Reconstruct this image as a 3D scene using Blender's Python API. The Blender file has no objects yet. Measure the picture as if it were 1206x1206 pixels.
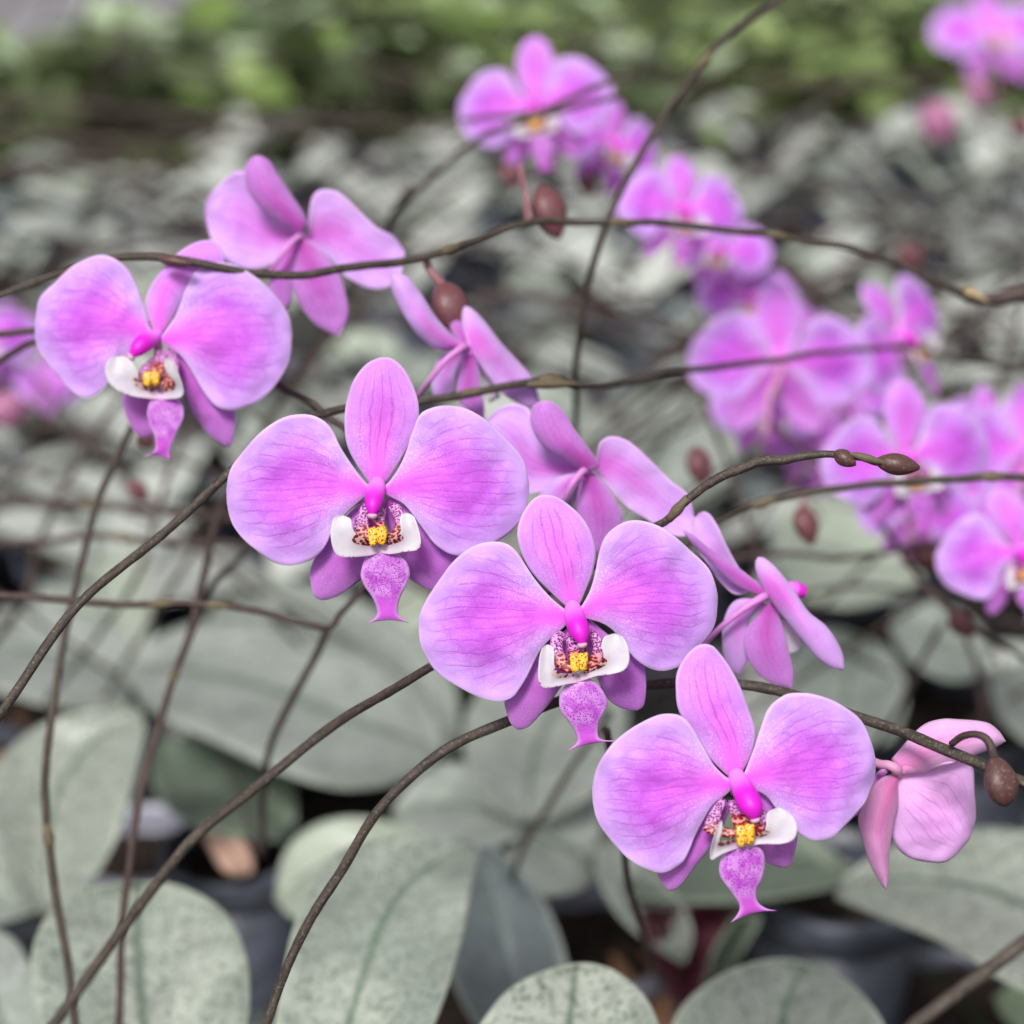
import bpy, math, random
from mathutils import Vector, Matrix, noise, Quaternion

random.seed(7)
S = bpy.context.scene
C = S.collection
R = math.radians

# ------------------------------------------------------------------ camera
CAM_H, PITCH, T15 = 0.66, R(22), math.tan(R(15))
CAM = Vector((0, 0, CAM_H))
RT = Vector((1, 0, 0)); FW = Vector((0, math.cos(PITCH), -math.sin(PITCH))); UP = Vector((0, math.sin(PITCH), math.cos(PITCH)))
cd = bpy.data.cameras.new('camera'); cam = bpy.data.objects.new('camera', cd); C.objects.link(cam)
cam.location = CAM; cam.rotation_euler = (R(90) - PITCH, 0, 0)
cd.sensor_width = 36; cd.lens = 18 / T15; cd.clip_start = 0.01; cd.clip_end = 200
cd.dof.use_dof = True; cd.dof.focus_distance = 0.485; cd.dof.aperture_fstop = 7.3
S.camera = cam
S.render.resolution_x = S.render.resolution_y = 1024
S.render.engine = 'CYCLES'
S.view_settings.view_transform = 'Standard'; S.view_settings.look = 'None'
S.view_settings.exposure = 0.55; S.view_settings.gamma = 1.0

# ------------------------------------------------------------------ light: bright overcast day
SUN_EL, SUN_AZ = 50, 196            # azimuth in degrees clockwise from +Y
W = bpy.data.worlds.new('World'); S.world = W; W.use_nodes = True
wn = W.node_tree; wn.nodes.clear()
sky = wn.nodes.new('ShaderNodeTexSky'); sky.sky_type = 'NISHITA'; sky.sun_disc = False
sky.sun_elevation = R(SUN_EL); sky.sun_rotation = R(SUN_AZ); sky.dust_density = 4; sky.air_density = 1.0
hs = wn.nodes.new('ShaderNodeHueSaturation'); hs.inputs['Saturation'].default_value = 0.18
bg = wn.nodes.new('ShaderNodeBackground'); bg.inputs['Strength'].default_value = 0.085
wo = wn.nodes.new('ShaderNodeOutputWorld')
wn.links.new(sky.outputs[0], hs.inputs['Color']); wn.links.new(hs.outputs[0], bg.inputs[0]); wn.links.new(bg.outputs[0], wo.inputs[0])
sl = bpy.data.lights.new('sun', 'SUN'); sl.energy = 2.3; sl.angle = R(14); sl.color = (1, .97, .93)
sun = bpy.data.objects.new('sun', sl); C.objects.link(sun)
a = R(SUN_AZ); sd = Vector((math.sin(a) * math.cos(R(SUN_EL)), math.cos(a) * math.cos(R(SUN_EL)), math.sin(R(SUN_EL))))
sun.rotation_euler = sd.to_track_quat('Z', 'Y').to_euler(); sun.location = sd * 5

# ------------------------------------------------------------------ helpers
KP = 2 * T15 / 1206
def P(px, py, d):
    return CAM + FW * d + RT * ((px - 603) * KP * d) + UP * ((603 - py) * KP * d)
def onz(px, py, z):
    r = FW + RT * ((px - 603) * KP) + UP * ((603 - py) * KP)
    return CAM + r * ((z - CAM_H) / r.z)
FR = Matrix((RT, UP, -FW)).transposed()          # columns: right, up, towards the viewer
def frame(loc, yaw=0, pitch=0, roll=0, s=1):
    m = FR @ Matrix.Rotation(R(yaw), 3, 'Y') @ Matrix.Rotation(R(-pitch), 3, 'X') @ Matrix.Rotation(R(roll), 3, 'Z')
    return Matrix.LocRotScale(loc, m.to_quaternion(), Vector((s, s, s)))
def tag(o, label=None, cat=None, group=None, kind=None):
    if label: o['label'] = label
    if cat: o['category'] = cat
    if group: o['group'] = group
    if kind: o['kind'] = kind
    return o
def empty(name, loc=(0, 0, 0)):
    o = bpy.data.objects.new(name, None); C.objects.link(o); o.location = loc
    o.empty_display_size = .01
    return o
def mesh(name, vs, fs, mat, parent=None, uv=None, attrs=None, smooth=True):
    me = bpy.data.meshes.new(name); me.from_pydata([tuple(v) for v in vs], [], fs)
    if uv:
        ul = me.uv_layers.new(name='UVMap'); idx = [0] * len(me.loops); me.loops.foreach_get('vertex_index', idx)
        ul.data.foreach_set('uv', [c for i in idx for c in uv[i]])
    if attrs:
        for k, vals in attrs.items():
            at = me.attributes.new(k, 'FLOAT', 'POINT'); at.data.foreach_set('value', vals)
    if smooth: me.polygons.foreach_set('use_smooth', [True] * len(me.polygons))
    if mat: me.materials.append(mat)
    me.update()
    o = bpy.data.objects.new(name, me); C.objects.link(o)
    if parent: o.parent = parent
    return o
def copy_tree(o, parent=None):
    c = o.copy(); C.objects.link(c); c.parent = parent
    for ch in o.children: copy_tree(ch, c)
    return c
def cat(pts, n, closed=False):
    """Catmull-Rom resample to n points, even in arc length"""
    pts = [Vector(p) for p in pts]
    if len(pts) == 2: dense = [pts[0].lerp(pts[1], i / 40) for i in range(41)]
    else:
        q = [pts[0] * 2 - pts[1]] + pts + [pts[-1] * 2 - pts[-2]]
        dense = []
        for i in range(1, len(q) - 2):
            p0, p1, p2, p3 = q[i - 1:i + 3]
            for k in range(12):
                t = k / 12
                dense.append(.5 * ((2 * p1) + (p2 - p0) * t + (2 * p0 - 5 * p1 + 4 * p2 - p3) * t * t + (3 * p1 - p0 - 3 * p2 + p3) * t ** 3))
        dense.append(pts[-1])
    L = [0]
    for i in range(1, len(dense)): L.append(L[-1] + (dense[i] - dense[i - 1]).length)
    out = []; j = 0
    for i in range(n):
        s = L[-1] * i / (n - 1)
        while j < len(L) - 2 and L[j + 1] < s: j += 1
        d = L[j + 1] - L[j]
        out.append(dense[j].lerp(dense[j + 1], 0 if d < 1e-12 else min(1, max(0, (s - L[j]) / d))))
    return out
def grid_solid(name, G, mat, parent, thick, attrs=None, taper=.2):
    """a sheet of points G[i][j] given real thickness, closed round its rim"""
    nu, nv = len(G), len(G[0])
    vs, uv = [], []
    top, bot = {}, {}
    for i in range(nu):
        for j in range(nv):
            a = G[min(i + 1, nu - 1)][j] - G[max(i - 1, 0)][j]; b = G[i][min(j + 1, nv - 1)] - G[i][max(j - 1, 0)]
            n = b.cross(a)
            if n.length < 1e-14 and i > 1:
                a = G[i - 1][j] - G[i - 2][j]; b = G[i - 1][min(j + 1, nv - 1)] - G[i - 1][max(j - 1, 0)]; n = b.cross(a)
            n = n.normalized() if n.length > 0 else Vector((0, 0, 1))
            v = j / (nv - 1); u = i / (nu - 1)
            e = min(1, 7 * min(v, 1 - v), 7 * (1 - u))
            t = thick * (taper + (1 - taper) * math.sqrt(max(0, e)))
            top[i, j] = len(vs); vs.append(G[i][j] + n * t * .5); uv.append((u, v))
            bot[i, j] = len(vs); vs.append(G[i][j] - n * t * .5); uv.append((u, v))
    fs = []
    for i in range(nu - 1):
        for j in range(nv - 1):
            fs.append((top[i, j], top[i, j + 1], top[i + 1, j + 1], top[i + 1, j]))
            fs.append((bot[i, j], bot[i + 1, j], bot[i + 1, j + 1], bot[i, j + 1]))
    for i in range(nu - 1):
        fs.append((top[i, 0], top[i + 1, 0], bot[i + 1, 0], bot[i, 0]))
        fs.append((top[i, nv - 1], bot[i, nv - 1], bot[i + 1, nv - 1], top[i + 1, nv - 1]))
    for j in range(nv - 1):
        fs.append((top[0, j], bot[0, j], bot[0, j + 1], top[0, j + 1]))
        fs.append((top[nu - 1, j], top[nu - 1, j + 1], bot[nu - 1, j + 1], bot[nu - 1, j]))
    at = None
    if attrs:
        at = {k: [x for row in g for v_ in row for x in (v_, v_)] for k, g in attrs.items()}
    return mesh(name, vs, fs, mat, parent, uv, at)
def tube_geo(path, radii, seg=10, caps=True):
    n = len(path); vs, fs, uv = [], [], []
    t0 = (path[1] - path[0]).normalized()
    nrm = t0.orthogonal().normalized(); acc = 0
    for i in range(n):
        t = (path[min(i + 1, n - 1)] - path[max(i - 1, 0)]).normalized()
        nrm = (nrm - t * nrm.dot(t)).normalized(); bn = t.cross(nrm)
        if i: acc += (path[i] - path[i - 1]).length
        for k in range(seg):
            an = 2 * math.pi * k / seg
            vs.append(path[i] + (nrm * math.cos(an) + bn * math.sin(an)) * radii[i]); uv.append((acc, k / seg))
    for i in range(n - 1):
        for k in range(seg):
            k2 = (k + 1) % seg
            fs.append((i * seg + k, i * seg + k2, (i + 1) * seg + k2, (i + 1) * seg + k))
    if caps: fs.append(tuple(range(seg - 1, -1, -1))); fs.append(tuple((n - 1) * seg + k for k in range(seg)))
    return vs, fs, uv
def tube(name, pts, rad, mat, parent=None, n=None, seg=10):
    """rad: number or list resampled along the tube"""
    n = n or max(8, len(pts) * 6)
    path = cat(pts, n)
    if not isinstance(rad, (list, tuple)): rad = [rad, rad]
    rr = []
    for i in range(n):
        x = i / (n - 1) * (len(rad) - 1); k = min(int(x), len(rad) - 2); rr.append(rad[k] + (rad[k + 1] - rad[k]) * (x - k))
    vs, fs, uv = tube_geo(path, rr, seg)
    return mesh(name, vs, fs, mat, parent, uv)
def ovoid(name, a, b, w, mat, parent=None, prof=None, seg=14, ridge=0.0, bend=0.0):
    """bud-like body from a to b with maximum radius w"""
    a = Vector(a); b = Vector(b); n = 18
    prof = prof or (lambda t: math.sin(math.pi * t) ** .62 * (1.12 - .3 * t))
    ax = b - a; side = ax.orthogonal().normalized() * ax.length * bend
    path = [a + ax * (i / (n - 1)) + side * math.sin(math.pi * i / (n - 1)) for i in range(n)]
    rad = [max(1e-5, w * prof(min(.995, max(.005, i / (n - 1))))) for i in range(n)]
    vs, fs, uv = tube_geo(path, rad, seg)
    if ridge:
        for i in range(n):
            for k in range(seg):
                v = vs[i * seg + k]; c = path[i]
                vs[i * seg + k] = c + (v - c) * (1 + ridge * math.cos(3 * 2 * math.pi * k / seg))
    return mesh(name, vs, fs, mat, parent, uv)

# ------------------------------------------------------------------ materials
class NT:
    def __init__(s, name):
        s.m = bpy.data.materials.new(name); s.m.use_nodes = True; s.t = s.m.node_tree; s.t.nodes.clear()
    def n(s, typ, ins=None, **kw):
        nd = s.t.nodes.new(typ)
        for k, v in kw.items(): setattr(nd, k, v)
        for k, v in (ins or {}).items(): s.set(nd.inputs[k], v)
        return nd
    def set(s, sock, v):
        if isinstance(v, bpy.types.NodeSocket): s.t.links.new(v, sock)
        elif isinstance(v, bpy.types.Node): s.t.links.new(v.outputs[0], sock)
        else:
            if isinstance(v, tuple) and len(v) == 3 and sock.type == 'RGBA': v = (*v, 1)
            sock.default_value = v
    def math(s, op, a, b=0.0, c=None, clamp=False):
        nd = s.t.nodes.new('ShaderNodeMath'); nd.operation = op; nd.use_clamp = clamp
        s.set(nd.inputs[0], a); s.set(nd.inputs[1], b)
        if c is not None: s.set(nd.inputs[2], c)
        return nd.outputs[0]
    def mix(s, f, a, b, blend='MIX'):
        nd = s.t.nodes.new('ShaderNodeMix'); nd.data_type = 'RGBA'; nd.blend_type = blend; nd.clamp_factor = True
        s.set(nd.inputs[0], f); s.set(nd.inputs[6], a); s.set(nd.inputs[7], b)
        return nd.outputs[2]
    def ramp(s, f, lo, hi):      # smoothstep
        nd = s.t.nodes.new('ShaderNodeMapRange'); nd.interpolation_type = 'SMOOTHSTEP'
        s.set(nd.inputs[0], f); nd.inputs[1].default_value = lo; nd.inputs[2].default_value = hi
        return nd.outputs[0]
    def noise(s, vec, scale, detail=2, rough=.5, dim='3D'):
        return s.n('ShaderNodeTexNoise', {'Vector': vec, 'Scale': scale, 'Detail': detail, 'Roughness': rough}, noise_dimensions=dim).outputs[0]
    def voro(s, vec, scale, feature='F1', rnd=1.0):
        return s.n('ShaderNodeTexVoronoi', {'Vector': vec, 'Scale': scale, 'Randomness': rnd}, feature=feature)
    def comb(s, x, y, z=0.0):
        return s.n('ShaderNodeCombineXYZ', {0: x, 1: y, 2: z}).outputs[0]
    def obj(s): return s.n('ShaderNodeTexCoord').outputs['Object']
    def uv(s):
        sp = s.n('ShaderNodeSeparateXYZ', {0: s.n('ShaderNodeTexCoord').outputs['UV']}); return sp.outputs[0], sp.outputs[1]
    def attr(s, nm): return s.n('ShaderNodeAttribute', attribute_name=nm).outputs['Fac']
    def rnd(s): return s.n('ShaderNodeObjectInfo').outputs['Random']
    def out(s, col, rough=.5, bump=None, bstr=.2, bdist=.0005, trans=0.0, spec=.3, tcol=None, coat=0, sheen=0):
        pr = s.n('ShaderNodeBsdfPrincipled', {'Base Color': col, 'Roughness': rough, 'Specular IOR Level': spec})
        if coat: pr.inputs['Coat Weight'].default_value = coat; pr.inputs['Coat Roughness'].default_value = .35
        if sheen: pr.inputs['Sheen Weight'].default_value = sheen
        nb = None
        if bump is not None:
            nb = s.n('ShaderNodeBump', {'Height': bump, 'Strength': bstr, 'Distance': bdist}); s.set(pr.inputs['Normal'], nb)
        sh = pr.outputs[0]
        if trans:
            tr = s.n('ShaderNodeBsdfTranslucent', {'Color': tcol if tcol is not None else col})
            if nb: s.set(tr.inputs['Normal'], nb)
            sh = s.n('ShaderNodeMixShader', {0: trans, 1: sh, 2: tr}).outputs[0]
        s.t.links.new(sh, s.n('ShaderNodeOutputMaterial').inputs[0])
        return s.m

def petal_mat(name, mid, edge, hot, vein, nv, stipple=.5, vstr=.55, rim=(.86, .66, .93), net=1.0, fan=False):
    t = NT(name); u, v = t.uv(); ob = t.obj()
    e = t.attr('edge'); cl = t.attr('claw')
    big = t.noise(ob, 90, 3)
    col = t.mix(t.ramp(t.math('ADD', e, t.math('MULTIPLY', t.math('SUBTRACT', big, .5), .22)), .10, 1.15), edge, mid)
    axis = t.math('SUBTRACT', 1.0, t.math('ABSOLUTE', t.math('MULTIPLY', t.math('SUBTRACT', v, .52), 2.6)))
    axis = t.math('MULTIPLY', t.ramp(axis, 0, 1), t.math('SUBTRACT', 1, t.ramp(u, .25, .85)))
    col = t.mix(t.math('MULTIPLY', axis, .75), col, hot)
    near = t.math('SUBTRACT', 1, t.ramp(cl, .03, .32))
    col = t.mix(t.math('MULTIPLY', near, .8), col, hot)
    # vein lines run along the blade, bending and forking outwards
    v_ = v
    if fan: v = t.math('ADD', t.math('MULTIPLY', v, .35), t.math('MULTIPLY', t.attr('fan'), .65))
    warp = t.noise(t.comb(t.math('MULTIPLY', u, 4.0), t.math('MULTIPLY', v, 4.0), t.math('MULTIPLY', t.rnd(), 9.0)), 1.0, 3)
    vv = t.math('ADD', t.math('MULTIPLY', v, float(nv)), t.math('MULTIPLY', t.math('SUBTRACT', warp, .5), t.math('ADD', .4, t.math('MULTIPLY', u, 1.6))))
    line = t.math('ABSOLUTE', t.math('SUBTRACT', t.math('FRACT', vv), .5))
    line = t.math('SUBTRACT', 1, t.ramp(line, .015, .12))
    brk = t.ramp(t.noise(t.comb(t.math('MULTIPLY', u, 24.0), t.math('MULTIPLY', v, 22.0), 0.0), 1.0, 2), .22, .5)
    win = t.math('MULTIPLY', t.ramp(u, .10, .34), t.math('SUBTRACT', 1, t.ramp(u, .72, .97)))
    line = t.math('MULTIPLY', t.math('MULTIPLY', line, win), t.math('MULTIPLY', t.ramp(e, .05, .5), brk))
    wv = t.n('ShaderNodeVectorMath', {0: t.comb(t.math('MULTIPLY', u, 7.0), t.math('MULTIPLY', v, 17.0), 0.0), 1: t.n('ShaderNodeTexNoise', {'Vector': ob, 'Scale': 260.0}).outputs[1]}, operation='ADD')
    vo = t.voro(wv, 1.0, 'DISTANCE_TO_EDGE').outputs[0]
    netf = t.math('MULTIPLY', t.math('SUBTRACT', 1, t.ramp(vo, .0, .22)), t.math('MULTIPLY', t.math('MULTIPLY', win, .40 * net), t.ramp(e, .02, .4)))
    vf = t.math('MAXIMUM', t.math('MULTIPLY', line, vstr), netf)
    col = t.mix(vf, col, vein)
    # fine crystalline stipple, denser towards the throat
    st = t.ramp(t.noise(ob, 2600, 1), .52, .66)
    stm = t.math('MULTIPLY', t.math('ADD', .16, t.math('MULTIPLY', t.math('MULTIPLY', t.ramp(cl, .05, .2), t.math('SUBTRACT', 1, t.ramp(cl, .3, .6))), stipple)), t.math('SUBTRACT', 1.0, axis))
    col = t.mix(t.math('MULTIPLY', st, stm), col, (.9, .72, .93))
    col = t.mix(t.math('MULTIPLY', t.math('SUBTRACT', 1, t.ramp(e, .0, .09)), .75), col, rim)
    h = t.math('ADD', t.math('MULTIPLY', t.noise(ob, 1500, 2), .35), t.math('MULTIPLY', vf, -.9))
    h = t.math('ADD', h, t.math('MULTIPLY', t.noise(ob, 260, 2), .8))
    return t.out(col, .5, h, .35, .0003, trans=.30, spec=.22, sheen=.15)

M = {}
M['petal'] = petal_mat('petal_lilac', (.575, .13, .77), (.66, .385, .87), (.84, .115, .83), (.40, .04, .58), 17, vstr=.55, net=.62, fan=True)
M['dorsal'] = petal_mat('sepal_pink', (.65, .145, .77), (.68, .28, .84), (.88, .17, .84), (.48, .05, .58), 7, .35, .65, net=.35)
M['sepal'] = petal_mat('lower_sepal_purple', (.52, .12, .60), (.58, .20, .68), (.60, .10, .60), (.38, .05, .45), 5, .1, .25, (.70, .38, .8), .2)
M['back'] = petal_mat('petal_reverse', (.60, .24, .76), (.68, .40, .84), (.70, .15, .68), (.48, .10, .60), 8, .1, .45, (.76, .5, .86), .3)
M['backd'] = petal_mat('sepal_reverse', (.52, .115, .58), (.58, .22, .68), (.56, .08, .50), (.36, .05, .40), 6, .05, .55, (.72, .4, .8), .3)
M['salmon'] = petal_mat('sepal_reverse_salmon', (.68, .24, .50), (.72, .34, .64), (.60, .15, .40), (.42, .08, .30), 6, .05, .45, (.78, .45, .65), .3)
M['rose'] = petal_mat('petal_reverse_rose', (.84, .36, .76), (.86, .50, .84), (.84, .30, .66), (.58, .14, .48), 7, .05, .5, (.85, .55, .8), .3)

M['rosel'] = petal_mat('petal_reverse_lilac', (.80, .36, .84), (.84, .50, .90), (.90, .50, .86), (.56, .14, .62), 9, .1, .5, (.82, .58, .9), .4)
def column_mat():
    t = NT('column_magenta'); u, v = t.uv(); ob = t.obj()
    c = t.mix(t.attr_u if False else t.ramp(u, .0015, .0085), (.82, .24, .86), (.66, .012, .58))
    return t.out(c, .46, t.noise(ob, 700, 2), .3, .0003, spec=.35, trans=.1)
M['column'] = column_mat()
t = NT('anther_cap_pale'); M['anther'] = t.out(t.mix(t.noise(t.obj(), 900), (.55, .30, .42), (.62, .35, .5)), .4)
def lobe_mat():
    t = NT('lip_lobe_white'); u, v = t.uv(); ob = t.obj()
    c = t.mix(t.ramp(t.noise(ob, 220, 2), .3, .7), (.55, .50, .59), (.63, .59, .64))
    c = t.mix(t.math('MULTIPLY', t.math('SUBTRACT', 1, t.ramp(u, .02, .32)), .6), c, (.72, .42, .66))
    # maroon bars at the inner edge near the callus
    inner = t.math('MULTIPLY', t.ramp(v, .55, .82), t.math('MULTIPLY', t.ramp(u, .04, .12), t.math('SUBTRACT', 1, t.ramp(u, .36, .58))))
    c = t.mix(t.math('MULTIPLY', inner, .6), c, (.66, .33, .26))
    st = t.math('SUBTRACT', 1, t.ramp(t.voro(ob, 1000).outputs[0], .46, .56))
    c = t.mix(t.math('MULTIPLY', st, t.ramp(inner, .35, .5)), c, (.16, .004, .015))
    # a few purple dots along the lower outer margin
    low = t.math('MULTIPLY', t.math('SUBTRACT', 1, t.ramp(v, .03, .10)), t.math('MULTIPLY', t.ramp(u, .2, .3), t.math('SUBTRACT', 1, t.ramp(u, .5, .6))))
    d = t.math('SUBTRACT', 1, t.ramp(t.voro(ob, 1300).outputs[0], .25, .36))
    c = t.mix(t.math('MULTIPLY', low, d), c, (.35, .02, .16))
    return t.out(c, .42, t.noise(ob, 600, 2), .2, .0003, trans=.15, spec=.35)
M['lobe'] = lobe_mat()
def arm_mat():
    t = NT('lip_arm_spotted'); u, v = t.uv(); ob = t.obj()
    c = t.mix(t.ramp(u, .35, .7), (.55, .27, .56), (.62, .24, .20))
    c = t.mix(t.ramp(u, .9, 1), c, (.85, .7, .6))
    s1 = t.math('SUBTRACT', 1, t.ramp(t.voro(ob, 1900).outputs[0], .44, .56))
    sq = t.n('ShaderNodeMapping', {'Vector': ob, 'Scale': (1.0, 1.5, 1.0), 'Rotation': (0, 0, .5)})
    s2 = t.math('SUBTRACT', 1, t.ramp(t.voro(sq, 1000).outputs[0], .54, .62))
    f = t.ramp(u, .42, .55)
    sf = t.math('ADD', t.math('MULTIPLY', s1, t.math('SUBTRACT', 1, f)), t.math('MULTIPLY', s2, f))
    c = t.mix(sf, c, t.mix(f, (.13, .008, .10), (.17, .004, .010)))
    return t.out(c, .4, t.noise(ob, 900), .2, .0003, spec=.4)
M['arm'] = arm_mat()
t = NT('lip_plain_white'); M['white'] = t.out(t.mix(t.noise(t.obj(), 300), (.66, .60, .70), (.74, .70, .76)), .45, trans=.2)
def callus_mat():
    t = NT('callus_yellow'); ob = t.obj()
    s = t.math('SUBTRACT', 1, t.ramp(t.voro(ob, 1700).outputs[0], .30, .42))
    c = t.mix(t.noise(ob, 500), (.74, .36, .015), (.84, .52, .05))
    return t.out(t.mix(s, c, (.16, .015, .008)), .35, t.noise(ob, 1200), .4, .0004, spec=.5)
M['callus'] = callus_mat()
def mid_mat():
    t = NT('mid_lobe_speckled'); u, v = t.uv(); ob = t.obj()
    c = t.mix(t.ramp(t.noise(ob, 350, 3), .35, .65), (.42, .08, .52), (.54, .22, .64))
    c = t.mix(t.ramp(u, .55, .8), c, (.58, .10, .64))
    c = t.mix(t.math('SUBTRACT', 1, t.ramp(u, .0, .14)), c, (.78, .55, .78))
    d = t.math('SUBTRACT', 1, t.ramp(t.voro(ob, 2000).outputs[0], .32, .46))
    dm = t.math('MULTIPLY', t.ramp(u, .03, .1), t.math('SUBTRACT', 1, t.ramp(u, .50, .78)))
    dm = t.math('MULTIPLY', dm, t.ramp(t.noise(ob, 300, 2), .25, .42))
    c = t.mix(t.math('MULTIPLY', d, dm), c, (.30, .015, .34))
    e = t.math('SUBTRACT', 1, t.ramp(t.attr('edge'), .0, .12))
    c = t.mix(t.math('MULTIPLY', e, .6), c, (.70, .42, .78))
    return t.out(c, .45, t.noise(ob, 1100, 2), .35, .0003, trans=.15, spec=.3)
M['mid'] = mid_mat()
def pedicel_mat(a_, b_):
    t = NT('pedicel_pink'); ob = t.obj()
    return t.out(t.mix(t.noise(ob, 150, 2), a_, b_), .5, trans=.1)
M['pedicel'] = pedicel_mat((.62, .24, .46), (.70, .38, .56)); M['pedbrown'] = pedicel_mat((.26, .10, .13), (.36, .18, .20)); M['pedlilac'] = pedicel_mat((.60, .20, .58), (.68, .30, .66))
def bud_mat(name, a, b, coat=0.1):
    t = NT(name); u, v = t.uv(); ob = t.obj()
    st = t.noise(t.comb(t.math('MULTIPLY', u, 60.0), t.math('MULTIPLY', v, 14.0)), 1.0, 3)
    c = t.mix(st, a, b); c = t.mix(t.math('MULTIPLY', t.ramp(t.noise(ob, 1500, 1), .58, .7), .35), c, (.3, .2, .18))
    return t.out(c, .45, t.math('ADD', st, t.noise(ob, 900)), .35, .0004, spec=.35, coat=coat)
M['bud'] = bud_mat('bud_maroon', (.085, .026, .034), (.16, .055, .062))
M['budd'] = bud_mat('bud_brown', (.06, .028, .026), (.11, .05, .045))
M['budp'] = bud_mat('bud_pink', (.30, .08, .18), (.40, .18, .32))
def stem_mat(name, a, b, c3):
    t = NT(name); ob = t.obj(); u, v = t.uv()
    st = t.noise(t.comb(t.math('MULTIPLY', u, 160.0), t.math('MULTIPLY', v, 5.0)), 1.0, 4, .6)
    c = t.mix(t.ramp(st, .3, .7), a, b)
    c = t.mix(t.math('MULTIPLY', t.ramp(t.noise(ob, 1400, 2), .55, .68), .6), c, c3)
    h = t.math('ADD', st, t.math('MULTIPLY', t.noise(ob, 1300, 2), .7))
    return t.out(c, .6, h, .6, .0005, spec=.3)
M['stem'] = stem_mat('stem_brown', (.032, .025, .020), (.074, .058, .047), (.16, .13, .105))
M['stem2'] = stem_mat('stem_purple_brown', (.042, .026, .025), (.078, .054, .047), (.13, .095, .085))
t = NT('stem_node_tan'); M['node'] = t.out(t.mix(t.noise(t.obj(), 500, 3), (.075, .058, .038), (.17, .135, .08)), .6, t.noise(t.obj(), 1200), .5, .0004)
t = NT('sheath_straw'); M['straw'] = t.out(t.mix(t.noise(t.obj(), 500, 3), (.30, .22, .12), (.45, .36, .22)), .6)

def leaf_mat(name, pale, dark, spot, vary=.25, scale=420.0, dens=.5, rough=.36):
    t = NT(name); u, v = t.uv(); ob = t.obj(); rd = t.rnd(); dark_ = tuple(q * .55 for q in dark)
    big = t.noise(ob, 28, 3, .6)
    c = t.mix(t.ramp(t.math('ADD', big, t.math('MULTIPLY', t.math('SUBTRACT', rd, .5), vary)), .35, .7), pale, dark)
    vo = t.voro(t.n('ShaderNodeVectorMath', {0: ob, 1: t.n('ShaderNodeVectorMath', {0: t.n('ShaderNodeTexNoise', {'Vector': ob, 'Scale': 300.0}).outputs[1], 1: (.004, .004, .004)}, operation='MULTIPLY')}, operation='ADD'), scale).outputs[0]
    sp = t.math('MULTIPLY', t.math('SUBTRACT', 1, t.ramp(vo, .22, .40)), t.ramp(t.noise(ob, 120, 3, .6), .50 - .15 * dens, .60))
    c = t.mix(t.math('MULTIPLY', sp, .85), c, spot)
    fine = t.noise(ob, 900, 3, .6)
    c = t.mix(t.math('MULTIPLY', t.ramp(fine, .46, .70), .38), c, spot)
    c = t.mix(t.math('MULTIPLY', t.ramp(t.noise(ob, 170, 4, .65), .46, .62), .45), c, dark_)
    c = t.mix(t.math('MULTIPLY', t.ramp(t.noise(t.comb(t.math('MULTIPLY', u, 3.0), t.math('MULTIPLY', v, 42.0)), 1.0, 2), .5, .8), .05), c, spot)
    mr = t.math('SUBTRACT', 1, t.ramp(t.math('ABSOLUTE', t.math('SUBTRACT', v, .5)), .008, .038))
    mr = t.math('MULTIPLY', mr, t.math('SUBTRACT', 1, t.ramp(u, .82, .98)))
    c = t.mix(t.math('MULTIPLY', mr, .75), c, (.08, .13, .09))
    ed = t.math('MULTIPLY', t.ramp(t.math('ABSOLUTE', t.math('SUBTRACT', v, .5)), .47, .5), .5)
    c = t.mix(ed, c, (.38, .43, .34))
    h = t.math('ADD', t.math('MULTIPLY', fine, .4), t.math('MULTIPLY', mr, -1.2))
    h = t.math('ADD', h, t.noise(ob, 60, 2))
    # undersides are green to wine-red
    k_ = t.math('ADD', .70, t.math('MULTIPLY', rd, .45)); c = t.mix(1.0, c, t.comb(k_, k_, k_), 'MULTIPLY')
    return t.out(c, rough, h, .35, .0012, spec=.4, trans=.05)
M['leaf'] = leaf_mat('leaf_silver', (.46, .50, .455), (.30, .335, .30), (.08, .12, .085))
M['leafspot'] = leaf_mat('leaf_silver_spotted', (.46, .50, .435), (.28, .32, .275), (.04, .07, .04), dens=2.2, scale=400)
M['leafblue'] = leaf_mat('leaf_blue_grey', (.20, .225, .235), (.15, .175, .18), (.10, .14, .13))  # on the tilted bottom-centre leaf this darker tone paints in its shade
M['leafgreen'] = leaf_mat('leaf_grey_green', (.20, .245, .19), (.12, .155, .115), (.09, .15, .08))  # on the leaf over the husk pot this dark tone paints in its shade
M['leafbed'] = leaf_mat('leaf_bright_silver', (.64, .665, .625), (.42, .445, .415), (.12, .15, .12), vary=.4, dens=0)
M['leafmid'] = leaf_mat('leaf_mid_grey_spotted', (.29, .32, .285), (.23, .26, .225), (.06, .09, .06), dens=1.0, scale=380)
M['leafpale'] = leaf_mat('leaf_pale_green', (.48, .53, .44), (.40, .45, .37), (.18, .26, .16), dens=0)
t = NT('leaf_wine_underside'); M['wine'] = t.out(t.mix(t.noise(t.obj(), 40, 3), (.055, .012, .022), (.10, .025, .04)), .45)
def green_mat(name, a, b):
    t = NT(name); c = t.mix(t.ramp(t.math('ADD', t.rnd(), t.math('MULTIPLY', t.noise(t.obj(), 18, 3), .8)), .3, 1.4), a, b)
    return t.out(c, .45, t.noise(t.obj(), 200), .3, .002, trans=.2, spec=.35)
M['green'] = green_mat('broadleaf_green', (.15, .23, .055), (.31, .40, .17))
M['greenpale'] = green_mat('broadleaf_pale_green', (.33, .44, .26), (.46, .55, .38))
M['greendark'] = green_mat('broadleaf_dark_green', (.05, .07, .03), (.11, .14, .06))
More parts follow.
